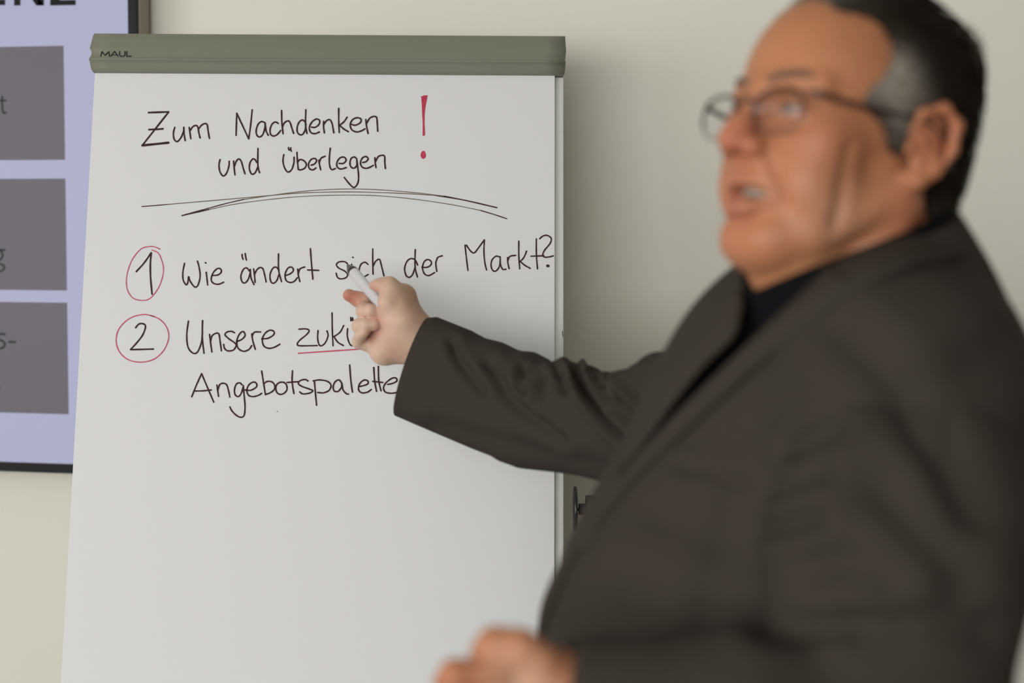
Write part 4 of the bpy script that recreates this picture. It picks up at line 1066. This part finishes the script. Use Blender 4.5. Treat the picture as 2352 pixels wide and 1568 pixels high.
def hit(px, py, dflt=1.3):
    d = Vector(RC @ np.array([(px - 1176) / F, (784 - py) / F, 1.0])).normalized()
    loc_, nrm, _, dist = jb.ray_cast(Vector(CAM), d)
    if loc_ is None:
        loc_, nrm, _, dist = jb.find_nearest(Vector(CP(px, py, dflt)))
    return np.array(loc_), np.array(nrm)
def drape(name, left, right, parent, m, n_u=10, n_v=60, lift=0.003, roll_=0.004, th=0.004, dflt=1.3, label=None):
    """a strip of cloth lying on the jacket between two edge lines"""
    Lp = resample(left, n_v); Rp = resample(right, n_v)
    G_ = np.zeros((n_v, n_u, 3)); N_ = np.zeros((n_v, n_u, 3))
    for i in range(n_v):
        for j in range(n_u):
            t = j / (n_u - 1); p = Lp[i] * (1 - t) + Rp[i] * t
            G_[i, j], N_[i, j] = hit(p[0], p[1], dflt)
    for _ in range(4):
        Gs = G_.copy(); Gs[1:-1] = (G_[:-2] + G_[1:-1] + G_[2:]) / 3; G_ = Gs
        Ns = N_.copy(); Ns[1:-1] = (N_[:-2] + N_[1:-1] + N_[2:]); Ns[:, 1:-1] += N_[:, :-2] + N_[:, 2:]; N_ = Ns / np.linalg.norm(Ns, axis=2)[..., None]
    V = []; Fc = []
    for lay in (1, 0):
        for i in range(n_v):
            for j in range(n_u):
                t = j / (n_u - 1)
                b = lift + roll_ * (max(0.0, math.sin(math.pi * min(1, t * 1.0))) ** 0.4 if lay else 0.6 * math.sin(math.pi * t)) - (0 if lay else th)
                V.append(G_[i, j] + N_[i, j] * b)
    g = lambda l, i, j: l * n_v * n_u + i * n_u + j
    for i in range(n_v - 1):
        for j in range(n_u - 1):
            Fc.append((g(0, i, j), g(0, i, j + 1), g(0, i + 1, j + 1), g(0, i + 1, j))); Fc.append((g(1, i, j), g(1, i + 1, j), g(1, i + 1, j + 1), g(1, i, j + 1)))
        Fc.append((g(0, i, 0), g(0, i + 1, 0), g(1, i + 1, 0), g(1, i, 0))); Fc.append((g(0, i, n_u - 1), g(1, i, n_u - 1), g(1, i + 1, n_u - 1), g(0, i + 1, n_u - 1)))
    for j in range(n_u - 1):
        Fc.append((g(0, 0, j), g(1, 0, j), g(1, 0, j + 1), g(0, 0, j + 1))); Fc.append((g(0, n_v - 1, j), g(0, n_v - 1, j + 1), g(1, n_v - 1, j + 1), g(1, n_v - 1, j)))
    o = pp(name, (V, Fc), m, parent=parent)
    if label: o['label'] = label
    return o
def resample(line, n):
    L_ = np.array(line, float); s_ = np.concatenate([[0], np.cumsum(np.linalg.norm(np.diff(L_, axis=0), axis=1))])
    t = np.linspace(0, s_[-1], n); return np.stack([np.interp(t, s_, L_[:, 0]), np.interp(t, s_, L_[:, 1])], 1)
drape('lapel', [(1905, 627), (1837, 695), (1745, 777), (1648, 870), (1551, 966), (1468, 1063), (1357, 1218), (1290, 1320), (1243, 1425), (1236, 1480)],
      [(1975, 668), (1895, 719), (1793, 802), (1696, 889), (1570, 1005), (1464, 1107), (1333, 1267), (1306, 1325), (1258, 1440), (1250, 1480)], jacket, m_suit, roll_=0.007, label='narrow lapel on the near side')
drape('lapel', [(1693, 675), (1632, 740), (1578, 810), (1512, 888), (1466, 984), (1434, 1104), (1352, 1270)],
      [(1712, 690), (1695, 770), (1619, 840), (1551, 923), (1478, 1025), (1420, 1112), (1333, 1257)], jacket, m_suit, dflt=1.36, label='lapel on the far side')

# sleeve of the pointing arm: a loft whose outline follows the folded cloth
top_l = [(985, 730), (1005, 728), (1080, 758), (1110, 775), (1150, 785), (1180, 800), (1200, 806), (1225, 808), (1245, 820), (1260, 832), (1275, 834), (1300, 826), (1315, 832), (1345, 836), (1368, 857), (1400, 855), (1420, 860), (1440, 848), (1470, 843), (1490, 828), (1515, 815), (1518, 806), (1560, 802), (1590, 770), (1615, 745), (1700, 700)]
bot_l = [(909, 955), (1015, 1000), (1100, 1035), (1140, 1050), (1160, 1062), (1200, 1076), (1290, 1086), (1345, 1094), (1400, 1108), (1480, 1125), (1560, 1130), (1640, 1110), (1760, 1060)]
def loft_sleeve(name, tl, bl, deps, thick, folds, parent, ns=190, nr=110, hem=True):
    T_ = resample(tl, ns); B_ = resample(bl, ns)
    V = []
    for i in range(ns):
        s_ = i / (ns - 1)
        d = np.interp(s_, *zip(*deps)); th = np.interp(s_, *zip(*thick))
        P0 = CP(T_[i, 0], T_[i, 1], d); P1 = CP(B_[i, 0], B_[i, 1], d)
        c = (P0 + P1) / 2; e = (P0 - P1) / 2; wd_ = c - CAM; wd_ /= np.linalg.norm(wd_)
        i0, i1 = max(0, i - 6), min(ns - 1, i + 6)
        da = np.interp(i0 / (ns - 1), *zip(*deps)); db = np.interp(i1 / (ns - 1), *zip(*deps))
        ax_ = (CP(*((T_[i1] + B_[i1]) / 2), db) - CP(*((T_[i0] + B_[i0]) / 2), da)); ax_ /= np.linalg.norm(ax_)
        dv = np.cross(ax_, e / np.linalg.norm(e)); dv *= -1 if dv @ wd_ < 0 else 1; dv /= np.linalg.norm(dv)
        bl_ = 0.35 + 0.65 * min(1.0, s_ / 0.2); dv = wd_ * (1 - bl_) + dv * bl_; dv /= np.linalg.norm(dv)
        for k in range(nr):
            a = 2 * math.pi * k / nr
            sn, cs = math.sin(a), math.cos(a)
            V.append(c + e * sn + dv * th * math.copysign(abs(cs) ** 0.9, cs))
    Fq = []
    for i in range(ns - 1):
        for k in range(nr):
            k2 = (k + 1) % nr; Fq.append((i * nr + k, i * nr + k2, (i + 1) * nr + k2, (i + 1) * nr + k))
    V = np.array(V); Fq = np.array(Fq)
    c = V.reshape(ns, nr, 3).mean(1)
    N = vnormals(V, Fq)
    if ((V - np.repeat(c, nr, axis=0)) * N).sum() < 0: Fq = Fq[:, ::-1].copy()
    V = crease(V, Fq, folds)
    # turned-in edge at the cuff
    ring0 = V[:nr]; c0 = ring0.mean(0); axd = (c[3] - c[0]); axd /= np.linalg.norm(axd)
    extra = [c0 + (ring0 - c0) * 0.965, c0 + (ring0 - c0) * 0.95 + axd * 0.03]
    base = len(V); V = np.concatenate([V] + extra)
    F2 = []
    fl = ((V[1] - V[0]) @ (V[1] - V[0])) and 0
    for k in range(nr):
        k2 = (k + 1) % nr
        F2.append((k, base + k, base + k2, k2)); F2.append((base + k, base + nr + k, base + nr + k2, base + k2))
    Fq = np.concatenate([Fq, np.array(F2)])
    o = quads_to_obj(name, V, Fq, parent, m_suit); recalc(o.data); return o
folds_R = [([(1315, 838), (1333, 878), (1357, 920), (1394, 966), (1442, 1011)], 9, 0.0180), ([(1412, 893), (1431, 923), (1470, 960)], 6, 0.0105), ([(1398, 866), (1393, 886)], 5, 0.0090), ([(1419, 942), (1458, 971)], 6, 0.0075),
           ([(1430, 878), (1455, 905), (1480, 930)], 6, 0.0060),
           ([(1040, 790), (1050, 822), (1082, 865), (1112, 899)], 12, 0.0067), ([(1125, 838), (1171, 914), (1217, 954), (1293, 1012)], 15, 0.0075), ([(1203, 850), (1189, 884), (1210, 904)], 9, 0.0075), ([(1252, 868), (1246, 895), (1236, 930)], 9, 0.0060),
           ([(1295, 868), (1298, 892)], 12, 0.0060), ([(1270, 836), (1285, 860)], 8, 0.0045), ([(1000, 975), (1150, 1015), (1300, 1050), (1390, 1075)], 20, 0.0037), ([(1350, 838), (1380, 880), (1410, 915)], 8, 0.0045)]
loft_sleeve('sleeve', top_l, bot_l, [(0, 1.875), (0.15, 1.83), (0.35, 1.755), (0.55, 1.66), (0.7, 1.58), (0.85, 1.49), (1, 1.42)], [(0, 0.052), (0.3, 0.056), (0.6, 0.058), (1, 0.062)], folds_R, jacket)['label'] = 'creased sleeve of the outstretched arm'

# sleeve of the near arm
NS = SDF(np.minimum.reduce([elL, wrL, shL]) - 0.16, np.maximum.reduce([elL, wrL, shL]) + 0.16, 0.006)
NS.chain([at(2085, 1010, 1.100), at(2085, 1110, 1.076), at(2055, 1270, 1.055), at(2040, 1640, 1.03)], [0.076, 0.084, 0.092, 0.084], 0.03)
NS.chain([at(2040, 1640, 1.03), at(1700, 1660, 1.00), at(1300, 1600, 1.0)], [0.076, 0.062, 0.042], 0.02)
v_ = at(1300, 1600, 1.0) - at(1700, 1660, 1.0); v_ /= np.linalg.norm(v_)
V, Fq = NS.mesh()
folds_L = [([(1830, 1040), (1870, 1015), (1915, 1000)], 25, 0.0085), ([(1760, 1140), (1810, 1115), (1890, 1085)], 25, 0.0085), ([(1745, 1215), (1800, 1210), (1880, 1190)], 22, 0.0105), ([(2060, 870), (2140, 1010), (2230, 1180)], 50, 0.0105),
           ([(2040, 1130), (2120, 1230), (2200, 1330)], 47, 0.0085), ([(1760, 1440), (1850, 1450), (1950, 1430)], 32, 0.0073), ([(1880, 1300), (1960, 1290), (2050, 1330)], 37, 0.0053), ([(2000, 1440), (2120, 1420), (2250, 1440)], 42, 0.0085)]
V = crease(V, Fq, folds_L)
cutv = (V - (at(1300, 1600, 1.0) + v_ * -0.002)) @ v_ > 0
keep = ~(cutv[Fq].sum(1) >= 3)
ns_ = quads_to_obj('sleeve', V, Fq[keep], jacket, m_suit); ns_['label'] = 'sleeve of the lowered arm nearest the camera'
md = ns_.modifiers.new('thickness', 'SOLIDIFY'); md.thickness = 0.004; md.offset = -1

# collars: bands round the neck, low in front and high behind
def collar(name, c, rb, rt, zf, zb, hgt, m, parent, th=0.004, a0=0.0, a1=2 * math.pi, lean=0.0, label=None, nu=72, nv=8, flare=0.0, fx=1.08):
    V = []; Fc = []; closed = abs(a1 - a0 - 2 * math.pi) < 1e-6
    nn = nu if closed else nu + 1
    for lay in (0, 1):
        for i in range(nn):
            a = a0 + (a1 - a0) * i / nu
            z1 = zf + (zb - zf) * ((1 - math.cos(a)) / 2) ** 0.6
            for j in range(nv + 1):
                t = j / nv
                r_ = rb * (1 - t) + rt * t + (th if lay == 0 else 0) + flare * math.sin(math.pi * t)
                hh = hgt if np.isscalar(hgt) else hgt[0] + (hgt[1] - hgt[0]) * (1 - math.cos(a)) / 2
                p = np.array([r_ * math.cos(a) * (fx if math.cos(a) > 0 else 1.08) + lean * (z1), r_ * math.sin(a), z1 - hh * (1 - t)])
                V.append(c + p @ LEAN)
    g = lambda l, i, j: l * nn * (nv + 1) + (i % nn) * (nv + 1) + j
    for i in range(nu):
        for j in range(nv):
            Fc.append((g(0, i, j), g(0, i + 1, j), g(0, i + 1, j + 1), g(0, i, j + 1))); Fc.append((g(1, i, j), g(1, i, j + 1), g(1, i + 1, j + 1), g(1, i + 1, j)))
        Fc.append((g(0, i, nv), g(0, i + 1, nv), g(1, i + 1, nv), g(1, i, nv))); Fc.append((g(0, i, 0), g(1, i, 0), g(1, i + 1, 0), g(0, i + 1, 0)))
    if not closed:
        for i in (0, nu):
            for j in range(nv): Fc.append((g(0, i, j), g(0, i, j + 1), g(1, i, j + 1), g(1, i, j)))
    o = pp(name, (V, Fc), m, parent=parent)
    if label: o['label'] = label
    return o
nc = CP(1950, 600, 1.215)
collar('shirt_collar', nc, 0.080, 0.073, -0.025, 0.050, (0.07, 0.08), m_shirt, shirt, label='black shirt collar', fx=1.24)
collar('collar', nc + LEAN[0] * -0.004, 0.128, 0.079, -0.034, 0.044, (0.06, 0.105), m_suit, jacket, th=0.005, a0=R(42), a1=R(318), label='jacket collar', flare=0.004)

drape('collar_leaf', [(1890, 632), (1990, 585), (2100, 545), (2185, 520)], [(1972, 676), (2036, 644), (2120, 612), (2215, 600)], jacket, m_suit, n_u=8, n_v=30, lift=0.005, roll_=0.004, label='turned-down leaf of the jacket collar')
# trousers and shoes, below the picture
def leg_cloth(h_, k_, a_):
    return tube(catmull([h_ + np.array([0, 0, 0.02]), (h_ + k_) / 2, k_, (k_ + a_) / 2, a_ - np.array([0, 0, 0.05])], 4), [0.115] * 3 + [0.10] * 3 + [0.09] * 4 + [0.085] * 4 + [0.095] * 3, 28)
TR = SDF(np.minimum.reduce([hipL, hipR, ankL, ankR, kneeL, kneeR]) - 0.2, np.maximum.reduce([hipL, hipR, kneeL]) + 0.22, 0.012)
TR.ell(hip + np.array([0, 0, 0.03]), (0.15, 0.175, 0.16), 0.03, 'add', LEAN)
for a_, b_, c_ in ((hipL, kneeL, ankL), (hipR, kneeR, ankR)):
    TR.chain([a_, b_, c_ - np.array([0, 0, 0.02])], [0.10, 0.082, 0.078], 0.03)
V, Fq = TR.mesh(); quads_to_obj('trousers', V, Fq, person, m_trouser)
for a_ in (ankL, ankR):
    SH = SDF(np.array([a_[0], a_[1], 0]) - np.array([0.3, 0.3, 0.02]), np.array([a_[0], a_[1], 0]) + np.array([0.3, 0.3, 0.16]), 0.006)
    g0 = np.array([a_[0], a_[1], 0])
    SH.chain([g0 - fwd * 0.05 + _z * 0.050, g0 + fwd * 0.06 + _z * 0.048, g0 + fwd * 0.17 + _z * 0.040], [0.036, 0.044, 0.034], 0.02)
    SH.cone(g0 + _z * 0.06, g0 + _z * 0.10, 0.045, 0.042, 0.02)
    V, Fq = SH.mesh(); V[:, 2] = np.maximum(V[:, 2], 0.014)
    sh = quads_to_obj('shoe', V, Fq, person, m_shoe)
    ring = [g0 + fwd * (0.075 + 0.145 * math.cos(t)) + lft * (0.045 * math.sin(t) * (1 + 0.15 * math.cos(t))) for t in np.linspace(0, 2 * math.pi, 29)[:-1]]
    V = [r_ + _z * 0.0 for r_ in ring] + [r_ + _z * 0.016 for r_ in ring]; n_ = len(ring)
    pp('sole', (V, [tuple(range(n_)), tuple(range(n_, 2 * n_))] + [(i, (i + 1) % n_, (i + 1) % n_ + n_, i + n_) for i in range(n_)]), m_sole, parent=sh)
